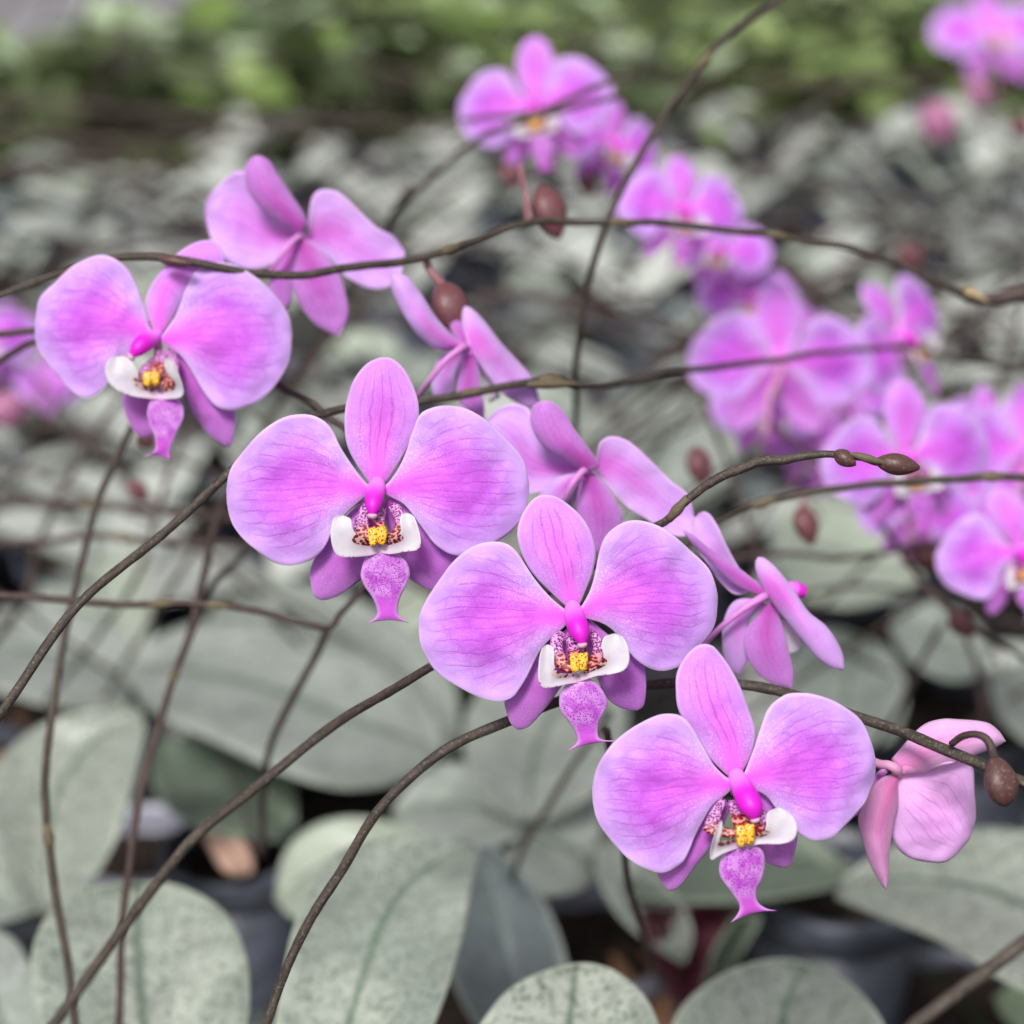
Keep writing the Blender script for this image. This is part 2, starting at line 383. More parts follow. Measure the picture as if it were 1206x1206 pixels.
M['dry'] = None
t = NT('dry_leaf_brown'); M['dry'] = t.out(t.mix(t.noise(t.obj(), 90, 4, .6), (.13, .055, .03), (.36, .20, .12)), .7, t.noise(t.obj(), 200, 3), .6, .001)
t = NT('husk_pink_brown'); M['husk'] = t.out(t.mix(t.noise(t.obj(), 90, 4, .6), (.42, .24, .18), (.60, .42, .34)), .6, t.noise(t.obj(), 200, 3), .6, .001)
t = NT('pot_blue_grey'); M['pot'] = t.out(t.mix(t.ramp(t.noise(t.obj(), 45, 4, .6), .3, .75), (.035, .040, .055), (.085, .092, .125)), .38, t.noise(t.obj(), 300, 3), .3, .001, spec=.5)
t = NT('pot_grey_pale'); M['potp'] = t.out(t.mix(t.ramp(t.noise(t.obj(), 45, 4, .6), .3, .75), (.16, .16, .21), (.26, .26, .32)), .4, t.noise(t.obj(), 300, 3), .3, .001, spec=.5)
t = NT('bark_mix'); M['soil'] = t.out(t.mix(t.ramp(t.noise(t.obj(), 120, 4, .7), .35, .7), (.005, .004, .0035), (.035, .018, .011)), .85, t.noise(t.obj(), 160, 4), 1.0, .004)
def ground_mat():
    t = NT('ground_dark'); ob = t.obj()
    c = t.mix(t.ramp(t.noise(ob, 14, 5, .65), .35, .75), (.007, .007, .008), (.028, .024, .022))
    c = t.mix(t.math('MULTIPLY', t.ramp(t.noise(ob, 60, 4), .6, .75), .5), c, (.10, .085, .07))
    return t.out(c, .85, t.noise(ob, 80, 4), .8, .004)
M['ground'] = ground_mat()
t = NT('path_concrete'); M['path'] = t.out(t.mix(t.noise(t.obj(), 12, 5, .6), (.17, .165, .18), (.26, .25, .27)), .8, t.noise(t.obj(), 200, 3), .4, .002)

# ------------------------------------------------------------------ setting
def sheet_plane(name, x0, x1, y0, y1, z, mat, n=2):
    vs = []; fs = []
    for i in range(n + 1):
        for j in range(n + 1):
            vs.append((x0 + (x1 - x0) * i / n, y0 + (y1 - y0) * j / n, z))
    for i in range(n):
        for j in range(n):
            a_ = i * (n + 1) + j; fs.append((a_, a_ + n + 1, a_ + n + 2, a_ + 1))
    return mesh(name, vs, fs, mat, smooth=False)
tag(sheet_plane('ground', -60, 60, -20, 120, 0, M['ground']), kind='structure')
def slab(name, x0, x1, y0, y1, z, mat):
    vs = [(x0, y0, .001), (x1, y0, .001), (x1, y1, .001), (x0, y1, .001), (x0, y0, z), (x1, y0, z), (x1, y1, z), (x0, y1, z)]
    return mesh(name, vs, [(4, 5, 6, 7), (0, 1, 5, 4), (1, 2, 6, 5), (2, 3, 7, 6), (3, 0, 4, 7)], mat, smooth=False)
tag(slab('path', -6, -.60, 3.75, 6.5, .05, M['path']), kind='structure')

# ------------------------------------------------------------------ flowers
def dist_outline(p, poly):
    best = 1e9
    for i in range(len(poly) - 1):
        a_, b_ = poly[i], poly[i + 1]; ab = b_ - a_; l2 = ab.length_squared
        t_ = 0 if l2 == 0 else max(0, min(1, (p - a_).dot(ab) / l2))
        best = min(best, (a_ + ab * t_ - p).length)
    return best

class Flower:
    """traced in millimetres around its own centre; every blade gets its own relief in depth"""
    def __init__(s, name, label, cx, cy, d, zoom, group=None, tilt=(0, 0)):
        s.root = empty(name, (0, 0, 0)); s.root.matrix_world = frame(P(cx, cy, d))
        tag(s.root, label, 'flower', group)
        s.cx, s.cy, s.d, s.z = cx, cy, d, zoom; s.k = KP * d; s.seed = cx * .37 + cy; s.tilt = tilt
    def loc(s, pt, z=0):
        ox, oy, sc = s.z
        x = (ox + pt[0] / sc - s.cx) * s.k; y = (s.cy - (oy + pt[1] / sc)) * s.k
        z = z * .001
        f = 1 - z / s.d                                     # nearer to the lens: a touch smaller to keep its outline
        return Vector((x * f, y * f, z + x * s.tilt[0] + y * s.tilt[1]))
    def blade(s, name, A, B, mat, z0=0, z1=0, arch=0, camber=0, wave=.5, thick=.45, nu=34, nv=22, power=1.0, parent=None, curl=0.0, join=None, bow=0.0):
        if join:
            A = [(A[0][0] + (join[0] - A[0][0]) * .75, A[0][1] + (join[1] - A[0][1]) * .75)] + list(A)
            B = [(B[0][0] + (join[0] - B[0][0]) * .75, B[0][1] + (join[1] - B[0][1]) * .75)] + list(B)
        a_ = cat([s.loc(p) for p in A], nu); b_ = cat([s.loc(p) for p in B], nu)
        flat = [Vector((v.x, v.y)) for v in a_ + b_[::-1]]
        claw = (flat[0] + flat[-1]) / 2; tip = (Vector((a_[-1].x, a_[-1].y)) + Vector((b_[-1].x, b_[-1].y))) / 2
        Lg = max(1e-4, max((f_ - claw).length for f_ in flat))
        G, E, K, F = [], [], [], []; axd = tip - claw; claw2 = claw - axd * .04
        closed_tip = (A[-1] == B[-1])
        for i in range(nu):
            row, er, kr, fr_ = [], [], [], []
            u = i / (nu - 1)
            for j in range(nv):
                v = j / (nv - 1); p = a_[i].lerp(b_[i], v)
                q = Vector((p.x, p.y))
                zz = (z0 + (z1 - z0) * u ** power + arch * math.sin(math.pi * u) + camber * 4 * v * (1 - v) * math.sqrt(max(0, math.sin(math.pi * min(1, u * .9 + .08))))) * .001
                ed = dist_outline(q, flat)
                em = min(1, ed / .0115)
                w = noise.noise(Vector((p.x * 95, p.y * 95, s.seed))) * wave * .0016 + noise.noise(Vector((p.x * 260, p.y * 260, s.seed + 5))) * wave * .0005
                zz += w * min(1, (q - claw).length / (Lg * .4)) - curl * .001 * (1 - min(1, ed / .004)) ** 2
                row.append(Vector((p.x, p.y + bow * .001 * 4 * v * (1 - v) * u ** 8, p.z + zz))); er.append(em); qa = q - claw2; fr_.append(-math.atan2(axd.x * qa.y - axd.y * qa.x, axd.dot(qa)) / 2.2 + .5); kr.append((q - claw).length / Lg)
            G.append(row); E.append(er); K.append(kr); F.append(fr_)
        o = grid_solid(name, G, mat, parent or s.root, thick * .001, {'edge': E, 'claw': K, 'fan': F}, taper=.06)
        return o
    def tube(s, name, pts, rad, mat, parent=None, seg=12, n=None):
        return tube(name, [s.loc(p[:2], p[2]) for p in pts], [r * .001 for r in rad] if isinstance(rad, list) else rad * .001, mat, parent or s.root, n, seg)
    def column(s, pts, rad):
        c = s.tube('column', pts, rad, M['column'], seg=18, n=22)
        e = s.loc(pts[-1][:2], pts[-1][2]); b = s.loc(pts[-2][:2], pts[-2][2]); dr = (e - b).normalized()
        ovoid('anther_cap', e - dr * .0012 + Vector((0, -.0002, .0002)), e + dr * .0009, .0013, M['anther'], c, prof=lambda t_: math.sin(math.pi * t_) ** .5)
        return c
    def callus(s, x0, y0, x1, y1, z, parent):
        a_ = s.loc((x0, y0), z); b_ = s.loc((x1, y1), z)
        w = (b_.x - a_.x) * .92; h = (a_.y - b_.y) * .9; vs, fs = [], []
        for side in (-1, 1):
            c = (a_ + b_) / 2 + Vector((side * w * .22, side * h * .04, 0)); n = len(vs); nu_, nv_ = 12, 14
            for i in range(nu_ + 1):
                th = math.pi * i / nu_
                for j in range(nv_):
                    ph = 2 * math.pi * j / nv_
                    def sq(x_): return math.copysign(abs(x_) ** .45, x_)
                    v = Vector((sq(math.sin(th) * math.cos(ph)) * w * .30, sq(math.cos(th)) * h * .5, sq(math.sin(th) * math.sin(ph)) * .0012))
                    v *= 1 + .30 * noise.noise((v + c) * 1500) ; v.x *= 1 - .25 * (1 - (v.y / (h * .5))) * .5
                    v.y += side * 0 - (.0003 if abs(v.x) < w * .1 and v.y < 0 else 0)
                    vs.append(c + v)
            for i in range(nu_):
                for j in range(nv_):
                    j2 = (j + 1) % nv_
                    fs.append((n + i * nv_ + j, n + (i + 1) * nv_ + j, n + (i + 1) * nv_ + j2, n + i * nv_ + j2))
        return mesh('callus', vs, fs, M['callus'], parent)

def front_flower(label, cx, cy, d, zoom, T):
    f = Flower('orchid_flower', label, cx, cy, d, zoom, 'pink moth orchid blooms')
    f.blade('lateral_sepal', *T['latL'], M['sepal'], -3, -7, 1, 1.5, .8)
    f.blade('lateral_sepal', T['latR'][1], T['latR'][0], M['sepal'], -3, -7, 1, 1.5, .8)
    J = T['col'][0][0][:2]; J = (J[0], J[1] + 22)
    f.blade('dorsal_sepal', *T['dorsal'], M['dorsal'], -1.2, -2.2, 2.2, 1.6, .8, thick=.3, join=J)
    f.blade('petal', T['petL'][1], T['petL'][0], M['petal'], 0, -2.6, 3.4, 1.2, 1.3, nu=46, nv=34, thick=.3, join=J)
    f.blade('petal', T['petR'][0], T['petR'][1], M['petal'], 0, -2.6, 3.4, 1.2, 1.3, nu=46, nv=34, thick=.3, join=J)
    lip = f.blade('lip', *T['mid'], M['mid'], 4.8, 4.4, 1.2, .6, .5, .5, nu=34, nv=16, bow=.9)
    lz = T.get('lz', ((5.5, 9, 3), (5.5, 9, 3)))
    f.blade('side_lobe', T['lobeL'][0], T['lobeL'][1], M['lobe'], lz[0][0], lz[0][1], lz[0][2], -1.0, .6, .35, nu=26, nv=14, parent=lip)
    f.blade('side_lobe', T['lobeR'][0], T['lobeR'][1], M['lobe'], lz[1][0], lz[1][1], lz[1][2], -1.0, .6, .35, nu=26, nv=14, parent=lip)
    f.blade('lip_arm', *T['armL'], M['arm'], 1.5, 7.6, .6, .4, .2, .6, nu=20, nv=8, parent=lip)
    f.blade('lip_arm', T['armR'][1], T['armR'][0], M['arm'], 1.5, 7.6, .6, .4, .2, .6, nu=20, nv=8, parent=lip)
    f.blade('throat', *T['throat'], M['arm'], 1.0, 7.0, 0, .6, .2, .6, nu=16, nv=8, parent=lip)
    f.callus(*T['callus'], 8.6, lip)
    f.column(*T['col'])
    return f

Z1, Z2, Z3, Z4, Z5, Z6, Z8 = (260, 410, 3.1737), (480, 570, 3.1737), (680, 750, 3.1737), (20, 170, 2.5125), (450, 300, 3.015), (780, 580, 2.831), (803, 803, 2.993)

TB = dict(
 petL=([(552, 512), (500, 448), (450, 370), (415, 300), (370, 262), (310, 248), (240, 260), (160, 310), (80, 390), (35, 450), (15, 530)],
       [(550, 548), (500, 590), (450, 640), (420, 680), (400, 730), (370, 770), (320, 800), (260, 812), (200, 800), (130, 750), (70, 700), (30, 630), (15, 530)]),
 petR=([(618, 512), (660, 458), (690, 395), (715, 320), (745, 252), (790, 225), (850, 215), (920, 228), (1000, 275), (1070, 340), (1130, 415), (1152, 500)],
       [(618, 548), (680, 580), (720, 625), (760, 680), (800, 730), (850, 765), (900, 775), (960, 765), (1030, 725), (1080, 690), (1130, 630), (1150, 560), (1152, 500)]),
 dorsal=([(562, 512), (510, 440), (475, 370), (463, 290), (470, 200), (495, 120), (540, 60), (585, 36), (610, 32)],
         [(612, 508), (660, 440), (700, 370), (735, 290), (740, 210), (715, 130), (680, 70), (640, 38), (610, 32)]),
 latL=([(560, 545), (450, 640), (370, 740), (325, 830), (328, 880), (340, 930), (365, 946)],
       [(600, 600), (590, 760), (545, 840), (500, 880), (440, 925), (400, 942), (365, 946)]),
 latR=([(630, 545), (740, 640), (840, 740), (888, 780), (890, 850), (870, 920), (850, 930)],
       [(600, 600), (650, 760), (690, 850), (740, 890), (790, 915), (820, 928), (850, 930)]),
 mid=([(566, 740), (548, 778), (535, 812), (530, 850), (545, 890), (575, 935), (590, 985), (575, 1010), (548, 1028)],
      [(642, 740), (676, 772), (700, 800), (711, 840), (700, 880), (675, 930), (665, 980), (680, 1005), (708, 1024)]),
 lobeL=([(602, 762), (560, 774), (475, 778), (440, 760), (425, 700), (430, 645), (445, 628), (468, 625)],
        [(596, 722), (560, 716), (530, 702), (508, 680), (502, 655), (496, 636), (468, 625)]),
 lobeR=([(596, 762), (640, 768), (700, 758), (745, 750), (755, 718), (745, 668), (728, 628), (700, 614)],
        [(600, 722), (640, 714), (665, 700), (682, 680), (678, 645), (682, 624), (700, 614)]),
 armL=([(532, 580), (515, 615), (502, 660), (510, 700), (545, 722), (590, 730)], [(556, 590), (556, 635), (562, 665), (575, 690), (600, 700)]),
 armR=([(650, 575), (675, 590), (692, 625), (694, 670), (672, 705), (630, 725)], [(626, 600), (650, 632), (655, 668), (640, 690), (620, 700)]),
 throat=([(560, 600), (572, 650), (575, 700)], [(620, 600), (618, 650), (620, 700)]),
 callus=(556, 668, 632, 738),
 col=([(588, 498, -.4), (582, 535, 2.6), (577, 575, 5.6), (575, 606, 6.8), (574, 628, 6.8)], [1.8, 2.4, 2.5, 2.45, 2.0, .8]))
TC = dict(
 petL=([(588, 468), (530, 418), (480, 360), (440, 300), (410, 255), (370, 222), (310, 215), (240, 235), (170, 290), (110, 370), (65, 440), (40, 500)],
       [(592, 528), (545, 568), (505, 610), (480, 650), (450, 710), (420, 760), (390, 795), (340, 808), (270, 795), (200, 760), (120, 715), (75, 660), (45, 590), (40, 500)]),
 petR=([(645, 462), (680, 400), (700, 330), (715, 250), (740, 190), (790, 150), (840, 135), (900, 143), (970, 175), (1060, 250), (1130, 320), (1160, 400), (1165, 450)],
       [(655, 498), (730, 522), (780, 560), (820, 620), (860, 660), (910, 690), (960, 698), (1020, 680), (1070, 640), (1110, 590), (1150, 530), (1165, 450)]),
 dorsal=([(600, 465), (550, 420), (480, 350), (430, 270), (410, 180), (430, 110), (470, 55), (510, 40), (525, 42)],
         [(640, 458), (670, 390), (695, 320), (702, 250), (680, 170), (640, 110), (580, 60), (545, 44), (525, 42)]),
 latL=([(600, 540), (500, 630), (430, 740), (365, 810), (370, 860), (385, 905), (412, 930)],
       [(640, 600), (610, 720), (570, 770), (530, 830), (490, 880), (450, 920), (412, 930)]),
 latR=([(680, 505), (740, 555), (820, 625), (885, 680), (898, 740), (892, 830), (865, 858)],
       [(660, 600), (700, 700), (745, 800), (790, 840), (830, 855), (865, 858)]),
 mid=([(598, 716), (584, 750), (565, 790), (570, 840), (600, 880), (625, 920), (630, 958), (592, 992)],
      [(674, 716), (708, 742), (735, 780), (742, 820), (712, 885), (712, 938), (740, 950), (790, 954)]),
 lobeL=([(640, 735), (600, 738), (560, 744), (508, 748), (488, 720), (489, 650), (500, 605), (520, 590)],
        [(632, 700), (600, 700), (560, 692), (545, 665), (545, 635), (540, 600), (520, 590)]),
 lobeR=([(632, 735), (655, 725), (700, 708), (760, 698), (805, 680), (820, 640), (812, 590), (795, 562), (768, 550)],
        [(640, 700), (680, 682), (712, 660), (726, 630), (718, 595), (730, 562), (768, 550)]),
 armL=([(560, 545), (535, 575), (534, 620), (545, 660), (570, 688), (610, 698)], [(590, 560), (578, 600), (590, 640), (610, 665), (625, 672)]),
 armR=([(690, 540), (720, 570), (738, 610), (725, 650), (695, 680), (655, 700)], [(682, 570), (690, 610), (680, 640), (665, 660), (655, 670)]),
 throat=([(590, 570), (596, 620), (604, 670)], [(665, 570), (660, 620), (656, 670)]),
 callus=(598, 623, 674, 694),
 col=([(616, 452, -.4), (622, 490, 2.6), (636, 535, 5.6), (646, 570, 6.8), (650, 596, 6.8)], [1.8, 2.4, 2.7, 2.75, 2.3, .8]))
TD = dict(
 petL=([(562, 528), (510, 478), (470, 410), (430, 340), (390, 295), (340, 283), (280, 295), (200, 340), (120, 410), (75, 490), (57, 570)],
       [(566, 580), (505, 625), (470, 680), (440, 740), (410, 810), (380, 850), (320, 877), (260, 865), (180, 820), (110, 745), (75, 690), (60, 630), (57, 570)]),
 petR=([(620, 514), (655, 420), (680, 340), (710, 265), (760, 220), (810, 207), (880, 212), (970, 245), (1060, 310), (1100, 390), (1122, 470)],
       [(632, 560), (700, 590), (740, 640), (790, 690), (830, 735), (890, 755), (960, 735), (1030, 670), (1080, 610), (1115, 540), (1122, 470)]),
 dorsal=([(570, 528), (500, 460), (450, 380), (380, 280), (368, 190), (375, 130), (410, 70), (450, 35), (480, 28)],
         [(614, 515), (655, 430), (665, 350), (640, 270), (610, 190), (570, 110), (520, 45), (500, 32), (480, 28)]),
 latL=([(540, 600), (460, 700), (400, 810), (310, 880), (325, 940), (350, 968)],
       [(580, 640), (540, 740), (500, 800), (450, 870), (410, 930), (375, 962), (350, 968)]),
 latR=([(645, 560), (730, 620), (800, 690), (832, 740), (825, 820), (810, 870), (780, 882)],
       [(625, 620), (650, 750), (690, 830), (730, 865), (780, 882)]),
 mid=([(562, 756), (534, 798), (520, 840), (525, 880), (560, 930), (595, 985), (590, 1020), (562, 1056)],
      [(638, 756), (668, 772), (685, 792), (692, 830), (680, 890), (660, 930), (665, 975), (700, 1002), (742, 1010)]),
 lobeL=([(600, 775), (560, 780), (520, 790), (482, 805), (482, 750), (500, 690), (510, 664), (519, 656)],
        [(590, 740), (560, 740), (530, 735), (512, 730), (516, 712), (520, 690), (521, 670), (519, 656)]),
 lobeR=([(590, 775), (640, 762), (680, 755), (750, 750), (790, 730), (800, 690), (785, 648), (750, 622), (735, 618)],
        [(600, 740), (640, 728), (668, 710), (686, 690), (688, 660), (695, 635), (735, 618)]),
 armL=([(535, 598), (500, 630), (470, 680), (463, 712), (510, 728), (570, 735)], [(556, 612), (535, 650), (525, 688), (560, 700), (600, 705)]),
 armR=([(690, 630), (705, 670), (690, 700), (665, 722), (640, 732)], [(640, 640), (640, 670), (640, 690), (630, 705)]),
 throat=([(562, 610), (566, 660), (574, 700)], [(640, 610), (640, 660), (636, 700)]),
 callus=(572, 680, 650, 760),
 col=([(590, 508, -.4), (606, 550, 2.6), (626, 595, 5.8), (642, 632, 7.2), (652, 668, 7.2)], [1.8, 2.4, 2.7, 3.1, 2.9, .9]),
 lz=((5.5, 12, 2), (5.5, 8, 2.5)))
TA = dict(
 petL=([(400, 560), (385, 510), (360, 430), (330, 370), (280, 335), (230, 332), (170, 360), (100, 420), (60, 470), (48, 560)],
       [(396, 588), (345, 620), (302, 645), (275, 710), (230, 748), (200, 750), (150, 720), (110, 670), (60, 610), (48, 560)]),
 petR=([(430, 565), (470, 510), (500, 440), (530, 380), (570, 355), (620, 352), (680, 375), (750, 430), (800, 500), (812, 560)],
       [(440, 595), (490, 630), (530, 690), (560, 740), (600, 780), (650, 787), (710, 765), (770, 710), (805, 640), (812, 560)]),
 dorsal=([(405, 560), (380, 480), (395, 420), (440, 360), (490, 310), (530, 285), (570, 278)],
         [(430, 560), (470, 500), (500, 440), (545, 390), (612, 350), (600, 300), (570, 278)]),
 latL=([(400, 640), (320, 720), (303, 760), (320, 820), (345, 860), (365, 865)],
       [(440, 680), (430, 760), (410, 830), (390, 858), (365, 865)]),
 latR=([(460, 600), (540, 680), (590, 770), (638, 790), (637, 840), (625, 885), (605, 892)],
       [(450, 640), (480, 720), (510, 790), (560, 860), (605, 892)]),
 mid=([(412, 740), (396, 790), (402, 830), (418, 870), (415, 910), (375, 926)],
      [(470, 740), (499, 772), (502, 815), (482, 860), (465, 905), (462, 938)]),
 lobeL=([(440, 760), (400, 756), (350, 748), (305, 725), (282, 690), (285, 655), (300, 636), (325, 632)],
        [(432, 728), (400, 722), (380, 705), (374, 680), (360, 655), (345, 638), (325, 632)]),
 lobeR=([(432, 760), (470, 758), (502, 755), (512, 735), (502, 695), (490, 660), (474, 640)],
        [(436, 728), (470, 722), (478, 705), (464, 680), (460, 655), (464, 644), (474, 640)]),
 armL=([(400, 635), (372, 665), (372, 700), (395, 722), (430, 730)], [(420, 640), (405, 668), (410, 690), (430, 700)]),
 armR=([(462, 605), (485, 645), (486, 700), (475, 722), (440, 732)], [(440, 630), (446, 660), (444, 695), (430, 710)]),
 throat=([(410, 610), (404, 650), (400, 690)], [(455, 610), (450, 650), (445, 690)]),
 callus=(388, 678, 444, 724),
 col=([(420, 556, -.4), (400, 578, 2.6), (380, 600, 5.8), (362, 622, 6.8), (350, 636, 6.8)], [1.3, 2.0, 2.5, 2.7, 2.2, .6]),
 lz=((5.5, 8, 2.5), (5.5, 12, 2)))

fB = front_flower('open pink orchid facing the camera, left of centre with petals nearly level and red-barred lip', 445, 574, .50, Z1, TB)
fC = front_flower('open pink orchid in the middle, between the left of centre and the lowest blooms', 680, 718, .485, Z2, TC)
fD = front_flower('lowest open pink orchid, nearest the front, hot magenta column pointing down right', 870, 918, .47, Z3, TD)
fA = front_flower('open pink orchid at far left, column turned left, upper sepal crossed by a stem', 186, 400, .545, Z4, TA)

# pedicels of the front flowers run back to their stems
for f, e in ((fB, (445, 500, .54)), (fC, (655, 690, .52)), (fD, (850, 812, .507)), (fA, (300, 330, .60))):
    inv = f.root.matrix_world.inverted()
    p1 = inv @ P(*e)
    tube('pedicel', [Vector((0, 0, -.0005)), Vector((0, -.004, -.010)), p1 * .5 + Vector((0, 0, -.010)), p1], [.0012, .0011, .0013], M['pedicel'], f.root, 16)

# flowers seen from behind
def back_flower(label, cx, cy, d, zoom, parts, tilt=(0, 0), joined=False):
    f = Flower('orchid_flower', label, cx, cy, d, zoom, 'pink moth orchid blooms', tilt)
    J = ((parts[0][1][0][0] + parts[0][2][0][0] + parts[1][1][0][0] + parts[1][2][0][0]) / 4, (parts[0][1][0][1] + parts[0][2][0][1]) / 2) if joined else None
    for nm, A, B, m, kw in parts: f.blade(nm, A, B, M[m], join=J, **kw)
    return f
f1 = back_flower('upper left pink orchid seen from behind, above the long crossing stem', 347, 282, .585, Z4, [
 ('petal', [(800, 292), (760, 340), (700, 362), (640, 352), (595, 320), (560, 265), (542, 205)], [(825, 255), (775, 215), (730, 150), (705, 95), (670, 68), (630, 70), (580, 108), (548, 155), (542, 205)], 'back', dict(z0=-1, z1=-9, arch=-2, camber=-2, wave=1.2)),
 ('petal', [(858, 262), (860, 215), (870, 150), (900, 125), (950, 135), (1010, 190), (1060, 238), (1110, 265), (1145, 312)], [(870, 292), (930, 340), (970, 385), (1030, 416), (1085, 418), (1130, 385), (1145, 312)], 'back', dict(z0=-1, z1=-4, arch=-3, camber=-2, wave=1.2)),
 ('lateral_sepal', [(800, 300), (755, 365), (740, 430), (760, 475), (785, 492)], [(830, 320), (818, 400), (808, 460), (785, 492)], 'backd', dict(z0=0, z1=-4, camber=1.5)),
 ('lateral_sepal', [(818, 315), (812, 400), (835, 470), (880, 530), (950, 566)], [(870, 290), (940, 360), (968, 430), (977, 500), (950, 566)], 'backd', dict(z0=0, z1=-4, camber=1.5)),
 ('dorsal_sepal', [(830, 262), (780, 240), (720, 190), (688, 140), (683, 85), (703, 52), (728, 46)], [(862, 240), (850, 205), (810, 145), (775, 90), (755, 60), (728, 46)], 'backd', dict(z0=1, z1=6, arch=2, camber=3, wave=.6)),
], joined=True)
f1.tube('pedicel', [(845, 270, 0), (825, 288, 4), (790, 335, 6), (755, 375, 3), (735, 390, 0)], [1.2, .8, .7, .7], M['pedlilac'])
f1.tube('column', [(840, 280, 0), (835, 310, -5), (830, 340, -8)], [1.8, 2.2, 1.0], M['column'])
f1.blade('lip', [(810, 300), (800, 340), (815, 370)], [(850, 300), (850, 340), (840, 370)], M['white'], z0=-5, z1=-10, nu=8, nv=6)

f2 = back_flower('pink orchid seen from behind beneath a plump maroon bud, petals folded narrow', 546, 410, .56, Z5, [
 ('petal', [(275, 338), (200, 342), (130, 292), (80, 222), (45, 150), (36, 100), (48, 80)], [(296, 318), (262, 298), (198, 232), (146, 152), (100, 95), (75, 82), (48, 80)], 'back', dict(z0=0, z1=8, arch=3, camber=3, wave=.8)),
 ('lateral_sepal', [(270, 340), (205, 358), (178, 430), (178, 490), (205, 520)], [(292, 345), (262, 420), (245, 480), (205, 520)], 'back', dict(z0=-1, z1=-6, camber=1)),
 ('lateral_sepal', [(290, 345), (268, 430), (262, 500), (300, 550), (362, 585)], [(330, 350), (345, 410), (350, 470), (362, 530), (362, 585)], 'backd', dict(z0=-1, z1=-6, camber=1)),
 ('petal', [(318, 345), (370, 425), (420, 485), (480, 522), (535, 538), (565, 522)], [(306, 318), (285, 258), (283, 205), (300, 180), (350, 218), (420, 305), (480, 368), (535, 430), (565, 522)], 'back', dict(z0=0, z1=-10, arch=2, camber=2.5, wave=.8)),
 ('dorsal_sepal', [(285, 325), (245, 270), (235, 225), (250, 200)], [(310, 320), (300, 270), (280, 225), (250, 200)], 'backd', dict(z0=-2, z1=-14, camber=2, nu=14, nv=10)),
])
f2.tube('pedicel', [(300, 325, 0), (278, 340, 5), (225, 385, 7), (170, 450, 4), (128, 495, -4)], [1.3, .9, .8, .8], M['pedlilac'])
f2.tube('column', [(310, 335, 0), (325, 350, -5), (340, 372, -8)], [1.8, 2.2, 1.0], M['column'])
f2.blade('lip', [(335, 360), (360, 450), (380, 520)], [(350, 380), (400, 440), (420, 500)], M['white'], z0=-6, z1=-10, nu=10, nv=6)

f3 = back_flower('pink orchid seen from behind in the centre, above the right shoulder of the middle bloom', 688, 556, .535, Z5, [
 ('petal', [(690, 772), (620, 812), (560, 842), (480, 842), (400, 780), (350, 690), (368, 585)], [(700, 748), (640, 720), (580, 660), (545, 600), (520, 540), (470, 522), (410, 540), (368, 585)], 'back', dict(z0=-1, z1=-10, arch=-2, camber=-2, wave=1.2)),
 ('petal', [(762, 722), (768, 680), (785, 655), (820, 642), (880, 660), (950, 720), (1030, 800), (1090, 850), (1116, 930)], [(762, 775), (830, 850), (880, 900), (950, 942), (1010, 985), (1060, 1002), (1100, 990), (1116, 930)], 'back', dict(z0=-1, z1=-6, arch=-2, camber=-2, wave=1.2)),
 ('lateral_sepal', [(695, 772), (620, 792), (560, 850), (530, 920), (560, 970)], [(705, 800), (670, 860), (640, 910), (600, 950), (560, 970)], 'back', dict(z0=0, z1=-5, camber=1.5)),
 ('lateral_sepal', [(706, 800), (690, 880), (700, 960), (715, 1030), (745, 1064)], [(765, 785), (825, 860), (855, 940), (825, 1010), (790, 1055), (745, 1064)], 'backd', dict(z0=0, z1=-5, camber=1.5)),
 ('dorsal_sepal', [(722, 772), (660, 742), (570, 682), (528, 610), (530, 550), (550, 530), (582, 524)], [(772, 752), (740, 700), (690, 635), (650, 570), (615, 535), (582, 524)], 'backd', dict(z0=1, z1=7, arch=2, camber=3, wave=.6)),
], joined=True)
f3.tube('pedicel', [(728, 770, 0), (708, 772, 5), (672, 815, 7), (648, 870, 4), (640, 900, -3)], [1.3, .9, .8, .8], M['pedlilac'])
f3.tube('column', [(720, 780, 0), (715, 805, -5), (710, 830, -8)], [1.8, 2.2, 1.0], M['column'])
f3.blade('lip', [(680, 840), (670, 880), (690, 905)], [(700, 830), (700, 880), (690, 905)], M['white'], z0=-6, z1=-9, nu=8, nv=6)
f3.blade('side_lobe', [(845, 885), (835, 915), (850, 940)], [(865, 905), (870, 925), (850, 940)], M['white'], z0=-9, z1=-11, nu=8, nv=6)

